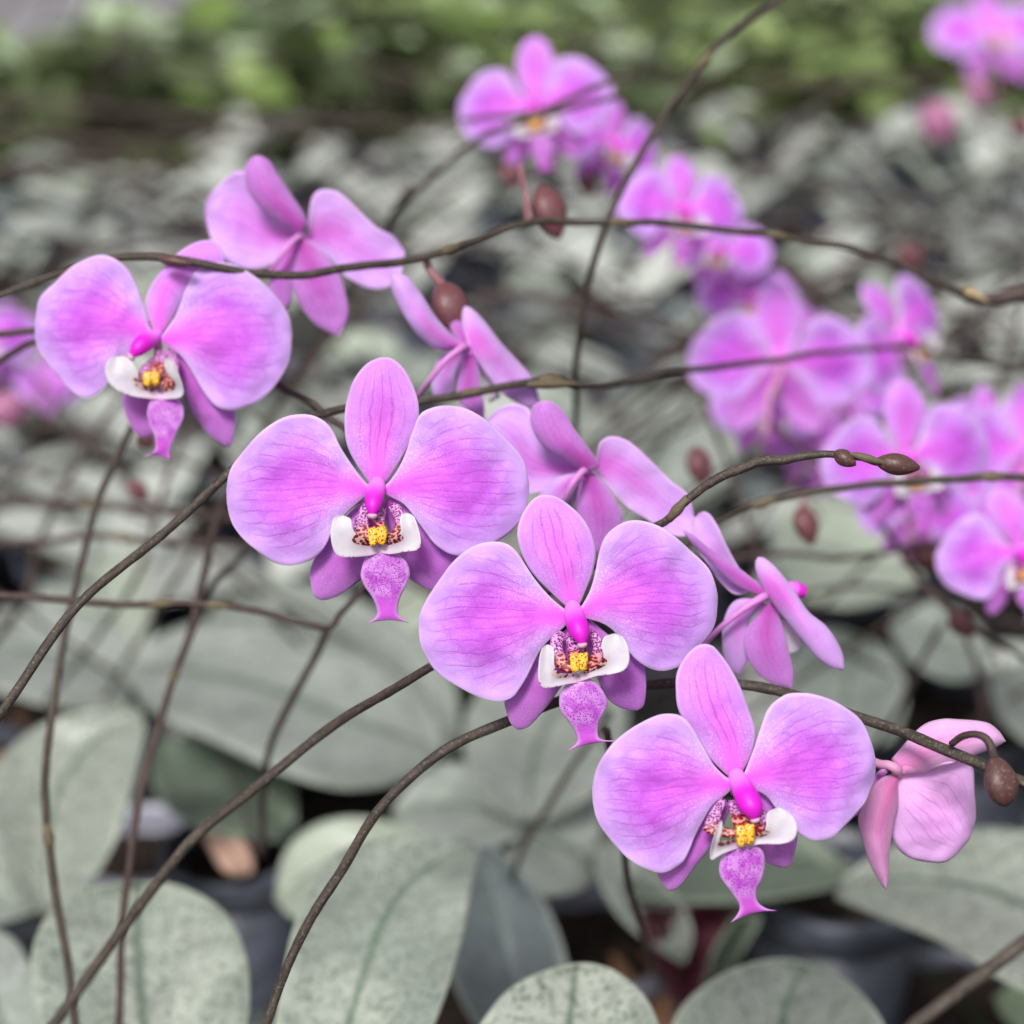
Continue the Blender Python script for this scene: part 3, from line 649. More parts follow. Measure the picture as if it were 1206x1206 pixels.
f4 = back_flower('pink orchid seen edge-on from behind right of centre, magenta column poking out to the right', 902, 702, .525, Z6, [
 ('petal', [(312, 322), (250, 342), (200, 302), (150, 232), (106, 165), (100, 120), (118, 82)], [(326, 300), (272, 268), (222, 182), (190, 110), (165, 72), (142, 64), (118, 82)], 'back', dict(z0=-1, z1=-7, camber=-2, wave=.8)),
 ('dorsal_sepal', [(330, 348), (235, 305), (155, 232), (95, 172), (62, 125)], [(346, 325), (252, 250), (155, 188), (95, 140), (62, 125)], 'backd', dict(z0=1, z1=5, camber=1.5, wave=.4)),
 ('lateral_sepal', [(328, 352), (245, 362), (208, 430), (205, 520), (225, 588), (262, 615)], [(345, 372), (292, 430), (298, 500), (290, 570), (262, 615)], 'back', dict(z0=-1, z1=-5, camber=1.5)),
 ('lateral_sepal', [(340, 375), (285, 450), (275, 520), (312, 595), (370, 640), (438, 656)], [(372, 362), (402, 440), (422, 520), (442, 600), (438, 656)], 'backd', dict(z0=-.5, z1=-3, camber=1.5)),
 ('petal', [(352, 352), (392, 405), (440, 468), (500, 540), (555, 580), (598, 588)], [(342, 335), (310, 268), (306, 228), (325, 212), (370, 245), (430, 320), (480, 395), (540, 445), (590, 525), (598, 588)], 'back', dict(z0=1, z1=4, arch=2, camber=2.5, wave=.7)),
])
f4.tube('pedicel', [(350, 345, 0), (322, 350, 4), (250, 395, 5), (180, 460, 2), (118, 550, -8)], [1.3, .9, .8, .8], M['pedlilac'])
f4.tube('column', [(400, 345, -3), (430, 328, -5), (462, 330, -6), (488, 335, -6)], [1.6, 2.2, 2.6, 1.6], M['column'])
l4 = f4.blade('lip', [(388, 425), (410, 480), (430, 545)], [(405, 430), (445, 445), (480, 515), (470, 535), (430, 545)], M['white'], z0=-5, z1=-8, nu=12, nv=8)
f4.blade('lip_arm', [(365, 372), (380, 400), (400, 430)], [(392, 385), (398, 405), (408, 430)], M['arm'], z0=-3, z1=-5, nu=8, nv=6, parent=l4)

f5 = back_flower('pink orchid turned away at the lower right edge, showing its rosy reverse', 1054, 908, .498, Z8, [
 ('petal', [(748, 328), (738, 400), (733, 490), (758, 580), (808, 626), (880, 646), (960, 642), (1032, 575)], [(765, 318), (850, 310), (940, 285), (1010, 275), (1038, 310), (1050, 400), (1057, 490), (1032, 575)], 'rosel', dict(z0=-2, z1=-8, arch=2, camber=3, wave=1.4)),
 ('dorsal_sepal', [(765, 318), (835, 318), (930, 285), (1040, 250), (1105, 232), (1148, 212)], [(735, 270), (785, 205), (840, 148), (900, 124), (960, 126), (1060, 138), (1110, 165), (1148, 212)], 'rose', dict(z0=1, z1=-3, arch=5, camber=4, wave=1.0)),
 ('lateral_sepal', [(742, 322), (690, 340), (640, 400), (612, 475), (628, 560), (660, 645), (695, 705), (713, 724)], [(757, 345), (755, 420), (736, 500), (722, 600), (722, 680), (713, 724)], 'salmon', dict(z0=1, z1=3, arch=2, camber=4, wave=.8)),
 ('lateral_sepal', [(740, 330), (690, 400), (660, 470), (610, 500), (600, 480)], [(730, 310), (660, 370), (620, 430), (600, 480)], 'back', dict(z0=-6, z1=-9, camber=1, nu=16, nv=10)),
])
f5.blade('sepal_keel', [(765, 322), (860, 308), (950, 275)], [(765, 285), (800, 235), (860, 250), (950, 275)], M['rose'], z0=3, z1=4, camber=2, nu=18, nv=10)
f5.tube('pedicel', [(758, 320, 1), (742, 298, 5), (715, 284, 5), (685, 284, 2), (640, 262, -6), (560, 190, -10)], [1.6, 1.2, 1.1, 1.0, 1.0], M['pedicel'])

# blurred blooms further back: whole copies of the frontal blooms, turned and scaled one by one
def more(src, label, px, py, w, d, yaw=0, pitch=0, roll=0):
    c = copy_tree(src.root)
    s = w * d / (355 * .5 if src is fB else 355 * .485)
    c.matrix_world = frame(P(px, py, d), yaw, pitch, roll, s)
    tag(c, label, 'flower', 'pink moth orchid blooms')
    for ch in list(c.children):
        if ch.name.startswith('pedicel'): bpy.data.objects.remove(ch)
    tube('pedicel', [Vector((0, 0, -.001)), Vector((0, -.005, -.012)), Vector((.004, -.012, -.02)), Vector((.006, -.03, -.022))], [.0013, .0012, .0012], M['pedicel'], c, 12)
    return c
more(fB, 'blurred pink orchid at top centre facing the camera, crossed by a thin stem', 631, 122, 185, .88, -8, 0, 4)
more(fC, 'blurred pink orchid half hidden behind the right side of the top centre bloom', 722, 168, 150, .95, 35, 5, -20)
more(fC, 'blurred pink orchid standing just above the stem, right of the tall upright stem', 806, 245, 160, .90, 15, 5, -12)
more(fB, 'small blurred pink orchid second down the right-hand diagonal row', 882, 350, 125, .98, 10, 5, -5)
more(fB, 'blurred pink orchid seen from behind with its pink pedicel hanging, right of centre', 918, 425, 215, .84, 172, 12, 0)
more(fC, 'blurred pink orchid turned sideways above the others at right, apart from the row', 1058, 392, 190, .88, 40, 8, 28)
more(fB, 'large softly blurred pink orchid behind the bud-tipped stem', 1068, 536, 208, .74, 8, 0, 6)
more(fC, 'pink orchid cut by the right edge of the frame, below the green-brown stem', 1203, 645, 190, .70, -5, 0, 4)
more(fB, 'pink orchid reaching the right edge behind the large blurred bloom', 1212, 530, 185, .86, 168, 5, 0)
more(fC, 'faint pink orchid low behind the seen-from-behind bloom, left of the large blurred one', 962, 530, 120, .96, 150, 10, 15)
more(fB, 'blurred pink orchid in the top right corner, petals spread towards the left', 1168, 40, 150, 1.9, 10, 25, 0)
more(fC, 'blurred pink orchid at the very right of the top right corner', 1240, 30, 150, 2.0, -30, 20, 0)
more(fC, 'blurred pink orchid under the large one, only its lower lip showing', 1135, 600, 120, .86, 170, 10, 0)
more(fB, 'blurred pink orchid cut off by the left edge beside the far left bloom', -28, 400, 150, 1.05, 20, 5, 10)
more(fC, 'very faint pink orchid behind the lower side of the far left bloom', 52, 450, 90, 1.5, 160, 5, 0)
more(fC, 'dim pink orchid between the second and third blooms of the diagonal row', 955, 395, 100, 1.02, 40, 5, 0)

more(fB, 'blurred pink orchid tucked below the one just above the crossing stem', 850, 292, 120, .97, -15, 5, -15)
more(fC, 'blurred backward-facing pink orchid at the foot of the right-hand cluster', 1078, 604, 150, .84, 172, 8, 5)
more(fB, 'blurred pink orchid below the backward-facing right-hand one, behind its pedicel', 905, 480, 140, .93, 12, 0, -5)
more(fC, 'blurred pink orchid peeping out between the row and the large blurred bloom', 1000, 455, 110, .98, 165, 5, 10)
more(fC, 'blurred pink orchid at the right edge, a petal above the green-jointed stem', 1165, 505, 130, .92, 20, 5, -10)
# ------------------------------------------------------------------ flower stems
def stem(label, pts, rad, mat='stem', nodes=(), extra=None, grp='arching orchid flower stems', tip=None):
    """pts: (px, py, depth); rad in mm; nodes: fractions of the length that carry a sheath"""
    W3 = [P(*p) for p in pts]
    if extra == 'ground':                       # carry the stem on out of the frame and down into the bed
        dr = (W3[0] - W3[1]).normalized(); p1 = W3[0] + dr * .05
        W3 = [Vector((p1.x + dr.x * .06, p1.y + .01, min(.10, p1.z - .08))), p1 + dr * .03 + Vector((0, 0, -.015))] + W3
    elif extra: W3 = [Vector(e) for e in extra] + W3
    if tip: W3 = W3 + [Vector(e) for e in tip]
    root = empty('flower_spike', W3[0]); tag(root, label, 'stem', grp)
    L = [p - W3[0] for p in W3]
    n = max(24, len(L) * 14); path = cat(L, n)
    rl = rad if isinstance(rad, (list, tuple)) else [rad, rad]
    rr = []
    for i in range(n):
        x = i / (n - 1) * (len(rl) - 1); k = min(int(x), len(rl) - 2); r = rl[k] + (rl[k + 1] - rl[k]) * (x - k)
        r *= 1.06 + .10 * noise.noise(Vector((i * .6, W3[0].x * 50, W3[0].z * 50)))
        rr.append(r * .001)
        path[i] = path[i] + Vector((noise.noise(Vector((i * .10, 1, W3[0].x * 40))), 0, noise.noise(Vector((i * .10, 9, W3[0].x * 40))))) * .0008
    vs, fs, uv = tube_geo(path, rr, 12)
    mesh('stalk', vs, fs, M[mat], root, uv)
    for f_ in nodes:
        k = min(n - 3, max(2, int(f_ * (n - 1)))); t_ = (path[k + 1] - path[k - 1]).normalized()
        c = path[k]; r = rr[k]
        pr = [(-.0035, 1.02), (-.002, 1.12), (-.0004, 1.42), (.0008, 1.38), (.0022, 1.12), (.0045, 1.01)]
        vs2, fs2, uv2 = tube_geo([c + t_ * a_ for a_, _ in pr], [r * b_ for _, b_ in pr], 12)
        mesh('node', vs2, fs2, M['node'], root, uv2)
    return root, path, rr, W3[0]
def bract(root, base, tipv, r, mat='straw'):
    return ovoid('bract', base, tipv, r, M[mat], root, prof=lambda t_: (1 - t_) ** .7 * min(1, t_ * 6))

s1 = stem('thick brown stem rising from the left edge to behind the left of centre bloom', [(-60, 905, .47), (0, 840, .48), (60, 752, .49), (100, 705, .495), (180, 640, .505), (265, 560, .515), (330, 510, .52), (400, 482, .53), (470, 478, .545)], [1.35, 1.25, 1.1], nodes=(.47,), extra='ground')
s1b = stem('stem with a swollen joint passing from the left of centre bloom to the right-hand row', [(440, 484, .545), (500, 471, .55), (560, 462, .555), (610, 452, .56), (650, 446, .565), (680, 454, .57), (730, 452, .60), (800, 438, .64), (880, 428, .68), (980, 414, .74), (1070, 410, .80), (1150, 428, .86), (1240, 440, .9)], [1.1, 1.1, 1.15, 1.2, 1.15, 1.1, 1.05, 1.0], nodes=(.12,))
rt, path, rr, o = s1b
for (a_, b_, r_) in (((612, 453, .5602), (684, 452, .5662), 1.45), ((536, 465, .553), (578, 459, .557), 1.3)):
    ovoid('bract', P(*a_) - o, P(*b_) - o, r_ * .001, M['node'], rt, ridge=.12)
stem('long stem crossing the picture above the far left bloom and ending in a mauve tip', [(-40, 372, .56), (0, 350, .56), (75, 320, .555), (150, 303, .545), (210, 305, .54), (290, 322, .545), (350, 325, .55), (430, 313, .56), (500, 302, .57), (560, 283, .58), (620, 262, .59), (700, 263, .60), (800, 265, .61), (900, 277, .62), (1000, 292, .63), (1060, 314, .64), (1130, 345, .65), (1160, 354, .65), (1190, 348, .65), (1260, 340, .66)], [1.05, 1.05, 1.15, 1.15, 1.1, 1.05, 1.1, 1.2, 1.3], nodes=(.405, .56, .70, .90))
s = stem('tip of the long upper stem with pale joint and mauve bracts, at the right edge', [(1148, 350, .648), (1170, 352, .648), (1200, 346, .648), (1250, 338, .65)], [1.6, 2.6, 3.2, 3.2], 'stem2')
bract(s[0], P(1135, 340, .646) - s[3], P(1165, 356, .646) - s[3], .0022)
stem('thin stem entering at the left edge, just under the upper long stem', [(-60, 400, .60), (0, 392, .60), (45, 390, .60), (110, 392, .60), (200, 372, .60), (300, 330, .60)], [1.1, 1.0], 'stem2')
stem('short curved stem at the left edge behind the far left bloom', [(-60, 470, .62), (0, 424, .62), (40, 402, .61), (100, 388, .61)], [1.1, 1.0], 'stem2')
stem('tall upright stem leaving at the top, right of centre', [(960, -45, .66), (915, 0, .66), (860, 42, .65), (815, 92, .65), (770, 155, .64), (737, 215, .64), (710, 270, .64), (692, 330, .65), (682, 390, .66), (678, 450, .68), (680, 540, .74), (690, 640, .85)], [1.25, 1.15, 1.0, .9, .9], nodes=(.10, .44,), tip=[(.05, .86, .16)])
stem('blurred stem sweeping up across the top centre bloom', [(440, 290, .80), (470, 248, .79), (505, 212, .78), (560, 166, .77), (620, 140, .76), (690, 106, .76), (752, 86, .76)], [1.6, 1.5, 1.4, 1.2], 'stem2', extra=[(-.25, 1.0, .12)], nodes=(.93,))
stem('short blurred stem fork touching the top centre bloom', [(546, 142, .80), (600, 136, .78), (640, 134, .77), (690, 122, .77), (730, 112, .77)], [1.0, 1.2, 1.1], 'stem2')
s5 = stem('long diagonal brown stem from the bottom left corner to behind the middle bloom', [(30, 1260, .40), (68, 1200, .405), (130, 1115, .415), (200, 1020, .43), (240, 975, .435), (310, 920, .445), (400, 850, .46), (505, 787, .500), (580, 738, .515), (660, 690, .52)], [1.35, 1.3, 1.25, 1.15, 1.1], nodes=(.545,), extra='ground')
s5b = stem('stem arching out above the middle bloom to a dark brown end bud', [(700, 665, .515), (740, 640, .51), (778, 617, .50), (828, 575, .495), (862, 556, .492), (905, 543, .49), (950, 536, .488), (985, 535, .487), (1010, 540, .487), (1040, 545, .487)], [.9, .9, .95, 1.0, 1.15, 1.3, .9, .75], nodes=(.44,), extra=[P(655, 692, .52)])
rt, path, rr, o = s5b
ovoid('bud', P(1030, 543, .4865) - o, P(1083, 551, .486) - o, .0028, M['budd'], rt, prof=lambda t_: math.sin(math.pi * min(.99, t_ * .93 + .04)) ** .8, ridge=.05)
ovoid('bud', P(982, 532, .487) - o + Vector((0, .0, 0)), P(1008, 548, .485) - o, .0022, M['budd'], rt, ridge=.05)
ovoid('bract', P(1000, 534, .485) - o, P(1044, 546, .485) - o, .0011, M['node'], rt)
stem('dark curved stem from the bottom edge to behind the middle bloom', [(300, 1270, .50), (318, 1200, .50), (345, 1125, .50), (398, 1030, .50), (450, 950, .50), (520, 888, .50), (595, 850, .50), (680, 820, .505), (780, 805, .51), (875, 806, .508), (950, 825, .50), (1000, 841, .495), (1060, 862, .485), (1118, 886, .475), (1206, 922, .465), (1290, 955, .46)], [1.15, 1.1, 1.15, 1.2, 1.3, 1.35, 1.35], nodes=(.30, .80), extra='ground')
stem('stem crossing the bottom right corner, lighter and closest to the camera', [(1050, 1240, .40), (1090, 1198, .40), (1140, 1160, .40), (1206, 1110, .40), (1290, 1050, .40)], [1.4, 1.45], nodes=(), extra='ground')
stem('blurred upright stem at far left, running down to the bottom left corner', [(92, 1225, .60), (78, 1120, .60), (60, 1020, .60), (53, 930, .60), (60, 850, .60), (76, 750, .61), (97, 660, .62), (115, 590, .63), (135, 545, .64), (152, 508, .65), (190, 430, .66)], [1.35, 1.3, 1.2, 1.15], nodes=(.30, .60), extra='ground')
stem('blurred upright stem between the far left one and the long diagonal', [(140, 1250, .62), (141, 1180, .62), (145, 1080, .62), (160, 965, .62), (186, 860, .63), (213, 775, .65), (250, 690, .68), (292, 645, .72), (330, 560, .8)], [1.2, 1.2, 1.2, 1.2, .9], 'stem2', nodes=(.33, .64), extra='ground')
stem('second upright blurred stem leaning right, behind the horizontal stem on the left', [(212, 778, .65), (226, 735, .66), (242, 668, .67), (258, 610, .68), (275, 560, .70)], [1.3, 1.4, 1.2], 'stem2')
stem('horizontal reddish stem under the left of centre bloom', [(-50, 696, .60), (0, 700, .60), (90, 708, .60), (150, 712, .60), (210, 710, .60), (262, 714, .60), (320, 723, .60), (382, 740, .60), (402, 722, .60), (428, 690, .60), (450, 640, .61)], [1.2, 1.1, 1.0, .9], 'stem2', nodes=(.42, .54))
stem('faint blurred stem hanging from the end of the horizontal reddish stem', [(385, 738, .66), (372, 770, .67), (345, 820, .68), (318, 880, .70), (308, 950, .74), (305, 1000, .8)], [1.3, 1.2, 1.1], 'stem2', tip=[(-.17, .98, .12)])
stem('curved brown stem falling from the far left bloom to the left of centre bloom', [(300, 430, .58), (326, 452, .57), (362, 472, .565), (400, 500, .56), (440, 530, .55)], [1.1, 1.05], 'stem2')
stem('stem at right with greenish joints, just under the end bud', [(800, 648, .62), (850, 612, .61), (890, 596, .60), (940, 583, .60), (1000, 573, .60), (1100, 565, .60), (1206, 562, .60), (1280, 560, .60)], [1.0, 1.1, 1.15, 1.2], nodes=(.46, .84), extra=[P(700, 700, .66)])
stem('blurred stem running level across the middle right, under the small hanging bud', [(860, 655, .78), (930, 653, .78), (990, 657, .78), (1060, 648, .78), (1100, 640, .78), (1150, 630, .8)], [1.2, 1.1, 1.3], 'stem2')
stem('blurred stem falling diagonally to the right edge below the pink cluster', [(865, 470, .86), (930, 515, .84), (990, 565, .80), (1040, 620, .78), (1090, 690, .77), (1140, 735, .77), (1206, 775, .77), (1280, 800, .77)], [1.1, 1.2, 1.2], 'stem2')
stem('blurred thin stem falling behind the small hanging buds at right', [(820, 450, .92), (850, 530, .90), (875, 600, .88), (893, 655, .86), (905, 720, .85)], [1.3, 1.2], 'stem2', tip=[(.25, 1.05, .12)])
stem('faint stem among the leaves under the middle bloom', [(690, 880, .78), (650, 945, .79), (620, 990, .80), (604, 1030, .82)], [1.2, 1.3], 'stem2', tip=[(.0, .82, .13)], extra=[P(720, 840, .74)])
stem('dark thin stem dropping behind the lowest bloom', [(732, 960, .60), (738, 1030, .62), (752, 1080, .66), (768, 1130, .7)], [1.2, 1.1], 'stem2', extra=[P(715, 860, .56)], tip=[(.075, .80, .08)])
stem('faint upright stem at left beside the horizontal blurred pair', [(140, 470, .95), (90, 545, .95), (45, 640, .92), (20, 720, .9)], [1.6, 1.6], 'stem2', tip=[(-.36, 1.05, .1)])
stem('blurred stem leaning left between the far left bloom and the long diagonal', [(270, 440, .90), (240, 470, .90), (205, 540, .90), (185, 600, .90), (150, 700, .90)], [1.3, 1.2], 'stem2', tip=[(-.30, 1.02, .1)])
stem('upper of two blurred level stems crossing the left side', [(-60, 594, .85), (60, 592, .85), (130, 596, .85), (220, 606, .85), (310, 612, .86), (400, 622, .88)], [2.0, 1.9, 1.5], 'stem2', nodes=(.35,))
stem('lower of two blurred level stems crossing the left side', [(-60, 642, .82), (40, 638, .82), (120, 632, .80), (200, 640, .80), (300, 642, .80), (400, 650, .82)], [1.4, 1.5, 1.2], 'stem2', nodes=(.48,))
stem('blurred twiggy stem low behind the right-hand row', [(940, 700, .95), (1010, 690, .95), (1080, 700, .94), (1150, 720, .95), (1240, 745, .95)], [1.3, 1.3], 'stem2')
stem('dark blurred upright stem at the right edge', [(1206, 350, .95), (1186, 420, .95), (1170, 490, .96), (1160, 560, 1.0)], [1.2, 1.2], 'stem2', tip=[(.5, 1.3, .12)])
stem('blurred brown stem lying low across the middle distance', [(560, 350, 1.15), (640, 352, 1.15), (720, 372, 1.12), (800, 392, 1.1), (850, 410, 1.1)], [2.6, 2.4, 2.0], 'stem2')
for lab_, q_ in (('far brown stem band under the green plants at upper left', [(-80, 128, 2.5), (60, 122, 2.5), (220, 138, 2.5), (380, 146, 2.5), (540, 150, 2.5)]),
                 ('far reddish brown stem at upper left, below the green plants', [(-80, 150, 2.4), (40, 158, 2.4), (130, 168, 2.4), (250, 160, 2.4), (330, 170, 2.4)]),
                 ('far brown stem low over the grey leaves at upper left', [(-60, 200, 2.2), (80, 190, 2.2), (190, 196, 2.2), (260, 180, 2.2)]),
                 ('far leaning brown stem near the top left corner', [(120, -30, 2.9), (95, 30, 2.9), (80, 75, 2.9), (70, 140, 2.9)]),
                 ('far brown stem among the green plants at top centre', [(420, 70, 2.9), (500, 90, 2.9), (580, 88, 2.9), (700, 60, 2.9), (780, 70, 2.9)]),
                 ('far brown stem reaching right under the top right blooms', [(880, 95, 2.3), (980, 100, 2.3), (1080, 92, 2.3), (1250, 105, 2.3)])):
    stem(lab_, q_, [4.0, 4.4, 3.4], 'stem2')
stem('faint upright stem behind the right-hand leaves', [(1135, 745, .9), (1155, 800, .92), (1160, 860, .95)], [1.4, 1.4], 'stem2', tip=[(.3, 1.05, .1)])
stem('faint stem leaning left under the small bud at lower right', [(1110, 735, .88), (1080, 790, .9), (1050, 850, .92)], [1.3, 1.2], 'stem2', tip=[(.2, .98, .1)])

# ------------------------------------------------------------------ buds
def bud(label, a_, b_, w, d, mat='bud', ped=None, pr=1.0, bend=0.0, prof=None):
    A = P(*a_, d); B = P(*b_, d - .002)
    root = empty('flower_bud', A); tag(root, label, 'bud', 'closed orchid buds')
    ovoid('bud_body', Vector((0, 0, 0)), B - A, w * .5 * KP * d, M[mat], root, prof=prof, ridge=.08, bend=bend, seg=24)
    if ped: tube('pedicel', [P(*p) - A for p in ped], [pr * .001, pr * .001, pr * .0013], M['pedbrown'] if mat != 'budd' else M['stem2'], root, 18)
    return root
bud('plump maroon bud on a pink stalk hanging from the long upper stem', (519, 332), (544, 398), 43, .575, 'bud', [(500, 303, .575), (506, 318, .574), (514, 328, .574), (521, 336, .575)], 1.2)
bud('smooth brown bud curling from the stem at the lower right edge', (1170, 890), (1184, 950), 41, .462, 'budd', [(1121, 876, .472), (1134, 867, .468), (1151, 865, .464), (1164, 873, .462), (1171, 894, .462)], .9, prof=lambda t_: math.sin(math.pi * t_) ** .55 * (.80 + .30 * t_))
bud('reddish bud hanging behind the long upper stem at top centre', (636, 218), (658, 282), 40, .64, 'bud', [(612, 195, .64), (616, 215, .64), (620, 235, .64), (622, 258, .63)], .9)
bud('blurred maroon bud above the end-bud stem, left of the pink cluster', (818, 526), (828, 572), 32, .76, 'bud')
bud('dark hanging bud under the green-jointed stem at right', (942, 596), (956, 642), 31, .70, 'bud', [(965, 575, .70), (950, 585, .70), (944, 598, .70)], .7)
bud('small dark bud near the right edge, below the pink cluster', (1118, 722), (1146, 750), 28, .76, 'bud')
bud('blurred pink-brown bud under the pink cluster at right', (1075, 640), (1112, 672), 40, .84, 'bud')
bud('small dark bud tucked above the far left bloom on the long stem', (186, 304), (226, 311), 15, .536, 'budd')
bud('small dark bud hanging below the far left bloom', (162, 512), (182, 524), 22, .66, 'bud')
bud('tiny blurred maroon bud beneath the far left bloom', (152, 568), (172, 590), 24, .80, 'bud')
bud('dark blurred bud under the left side of the top centre bloom', (596, 192), (606, 222), 26, .88, 'bud')
bud('dark blurred bud under the right side of the top centre bloom', (684, 205), (700, 230), 26, .92, 'bud')
bud('blurred half-pink bud at upper right among the grey leaves', (1096, 120), (1110, 170), 46, 1.5, 'budp')
bud('faint rosy bud just right above the half-pink bud', (1145, 95), (1155, 128), 30, 1.6, 'budp')
bud('faint rosy bud at the right edge below the top right blooms', (1196, 138), (1208, 166), 24, 1.15, 'bud')
bud('rosy blurred bud at the left edge beside the far left bloom', (2, 462), (14, 505), 44, .95, 'budp')
bud('dull red bud beyond the stem tip at upper right', (1060, 292), (1085, 316), 32, 1.1, 'bud')

# ------------------------------------------------------------------ hand-placed near leaves
def traced_leaf(A, B, h0, h1, mat, parent, arc=.01, channel=.013, nu=26, nv=12, thick=.0022, name='leaf'):
    """outline in picture pixels laid on a sloping, arching leaf surface between height h0 (base) and h1 (tip)"""
    a_ = cat([Vector((p[0], p[1], 0)) for p in A], nu); b_ = cat([Vector((p[0], p[1], 0)) for p in B], nu); G = []
    sd_ = A[0][0] * .1
    for i in range(nu):
        u = i / (nu - 1); row = []
        for j in range(nv):
            v = j / (nv - 1); p = a_[i].lerp(b_[i], v)
            z = h0 + (h1 - h0) * u + arc * math.sin(math.pi * u) + channel * (abs(2 * v - 1) ** 1.3 - .6) * math.sin(math.pi * min(1, .15 + u * .75)) + .0022 * noise.noise(Vector((p.x * .012, p.y * .012, sd_)))
            row.append(onz(p.x, p.y, z))
        G.append(row)
    n = (G[nu // 2][nv // 2 + 1] - G[nu // 2][nv // 2]).cross(G[nu // 2 + 1][nv // 2] - G[nu // 2][nv // 2])
    if n.z < 0: G = [r[::-1] for r in G]
    o = parent.location
    G = [[q - o for q in r] for r in G]
    return grid_solid(name, G, M[mat], parent, thick, taper=.35)
def plant(label, base, leaves, kind='orchid_plant', c='orchid plant', grp='silver-leaved orchid plants'):
    root = empty(kind, onz(base[0], base[1], base[2])); tag(root, label, c, grp)
    for L in leaves: traced_leaf(*L[:5], root, **(L[5] if len(L) > 5 else {}))
    return root

plant('orchid plant at bottom centre with one long upright-arching speckled leaf and a shaded blue-grey one', (560, 1005, .16), [
 ([(540, 985), (470, 985), (410, 995), (368, 1035), (345, 1095), (332, 1160), (322, 1230), (330, 1300), (380, 1330)],
  [(566, 1000), (556, 1040), (545, 1100), (525, 1170), (500, 1230), (460, 1300), (380, 1330)], .27, .25, 'leafspot', dict(arc=.02)),
 ([(548, 1000), (530, 1040), (520, 1100), (535, 1160), (570, 1220), (620, 1260)],
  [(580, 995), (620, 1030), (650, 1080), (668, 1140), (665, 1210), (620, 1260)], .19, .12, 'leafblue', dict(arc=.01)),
 ([(530, 1000), (480, 975), (420, 962), (370, 972), (335, 1005), (325, 1060)], [(545, 1020), (480, 1030), (430, 1050), (380, 1075), (345, 1080), (325, 1060)], .17, .15, 'leafpale'),
])
plant('orchid plant under the middle bloom with three leaves meeting in a star', (620, 965, .16), [
 ([(610, 968), (570, 940), (548, 890), (550, 840), (580, 800), (640, 780), (700, 790)], [(645, 968), (690, 940), (725, 900), (740, 850), (730, 810), (700, 790)], .165, .18, 'leaf', dict(arc=.012)),
 ([(612, 960), (580, 915), (540, 898), (500, 910), (470, 940), (462, 965)], [(612, 985), (570, 1000), (520, 1000), (480, 988), (462, 965)], .165, .15, 'leaf'),
 ([(612, 975), (600, 1010), (612, 1045), (650, 1055), (690, 1045), (704, 1015)], [(630, 962), (665, 945), (700, 945), (708, 975), (704, 1015)], .16, .135, 'leaf'),
 ([(620, 965), (660, 955), (700, 925), (730, 900)], [(615, 950), (640, 930), (690, 900), (730, 900)], .15, .12, 'leafgreen'),
])
plant('orchid plant at left with a big pale leaf lying crosswise under the diagonal stem', (505, 905, .15), [
 ([(512, 897), (490, 912), (450, 926), (400, 929), (350, 916), (300, 896), (250, 872), (200, 850), (163, 820), (152, 785)], [(522, 880), (515, 845), (480, 800), (425, 765), (350, 736), (280, 726), (220, 735), (172, 757), (152, 785)], .15, .17, 'leaf', dict(arc=.02, channel=.009)),
 ([(518, 885), (470, 830), (420, 780), (370, 740), (330, 715), (300, 690)], [(534, 890), (540, 850), (532, 800), (495, 750), (440, 715), (370, 690), (300, 690)], .135, .14, 'leaf', dict(arc=.02)),
])
plant('orchid plant in the blue-grey pot with a shadowed green leaf over it', (330, 985, .13), [
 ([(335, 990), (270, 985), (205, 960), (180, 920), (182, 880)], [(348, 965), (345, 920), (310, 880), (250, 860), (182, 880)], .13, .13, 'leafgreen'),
])
plant('orchid plant at the left edge with a tall tilted pale leaf', (40, 1075, .15), [
 ([(60, 1078), (15, 1060), (-10, 1000), (-15, 920), (30, 865), (80, 842), (150, 830), (166, 835)], [(80, 1080), (115, 1030), (140, 980), (158, 920), (170, 865), (166, 835)], .17, .23, 'leafspot', dict(arc=.01)),
 ([(40, 1075), (0, 1085), (-60, 1080), (-100, 1040)], [(30, 1050), (0, 1030), (-60, 1010), (-100, 1040)], .14, .12, 'leaf'),
])
plant('orchid plant at far left centre with a broad rounded leaf behind the upright stem', (150, 820, .14), [
 ([(150, 832), (90, 835), (30, 825), (-30, 800), (-50, 760)], [(160, 790), (150, 745), (100, 718), (40, 712), (-20, 725), (-50, 760)], .14, .15, 'leaf'),
])
plant('orchid plant in the bottom left corner with a big rounded speckled leaf', (120, 1230, .20), [
 ([(60, 1240), (40, 1180), (38, 1120), (62, 1070), (110, 1045), (165, 1040)], [(285, 1240), (294, 1180), (288, 1120), (262, 1072), (215, 1045), (165, 1040)], .255, .265, 'leafspot', dict(arc=.008)),
 ([(-20, 1240), (-60, 1180), (-60, 1110), (-30, 1085)], [(60, 1240), (50, 1180), (20, 1110), (-30, 1085)], .19, .18, 'leaf'),
])
plant('orchid plant at the bottom edge with one blunt, sharply dotted leaf', (660, 1240, .25), [
 ([(540, 1250), (570, 1200), (600, 1165), (640, 1145), (680, 1136)], [(785, 1250), (775, 1205), (755, 1168), (720, 1142), (680, 1136)], .285, .295, 'leafspot', dict(arc=.004, channel=.008)),
])
plant('orchid plant at bottom right of centre with a wide green-grey leaf', (900, 1240, .16), [
 ([(780, 1250), (800, 1190), (850, 1148), (910, 1130), (960, 1138)], [(1050, 1250), (1040, 1205), (1010, 1165), (985, 1148), (960, 1138)], .235, .24, 'leafmid'),
])
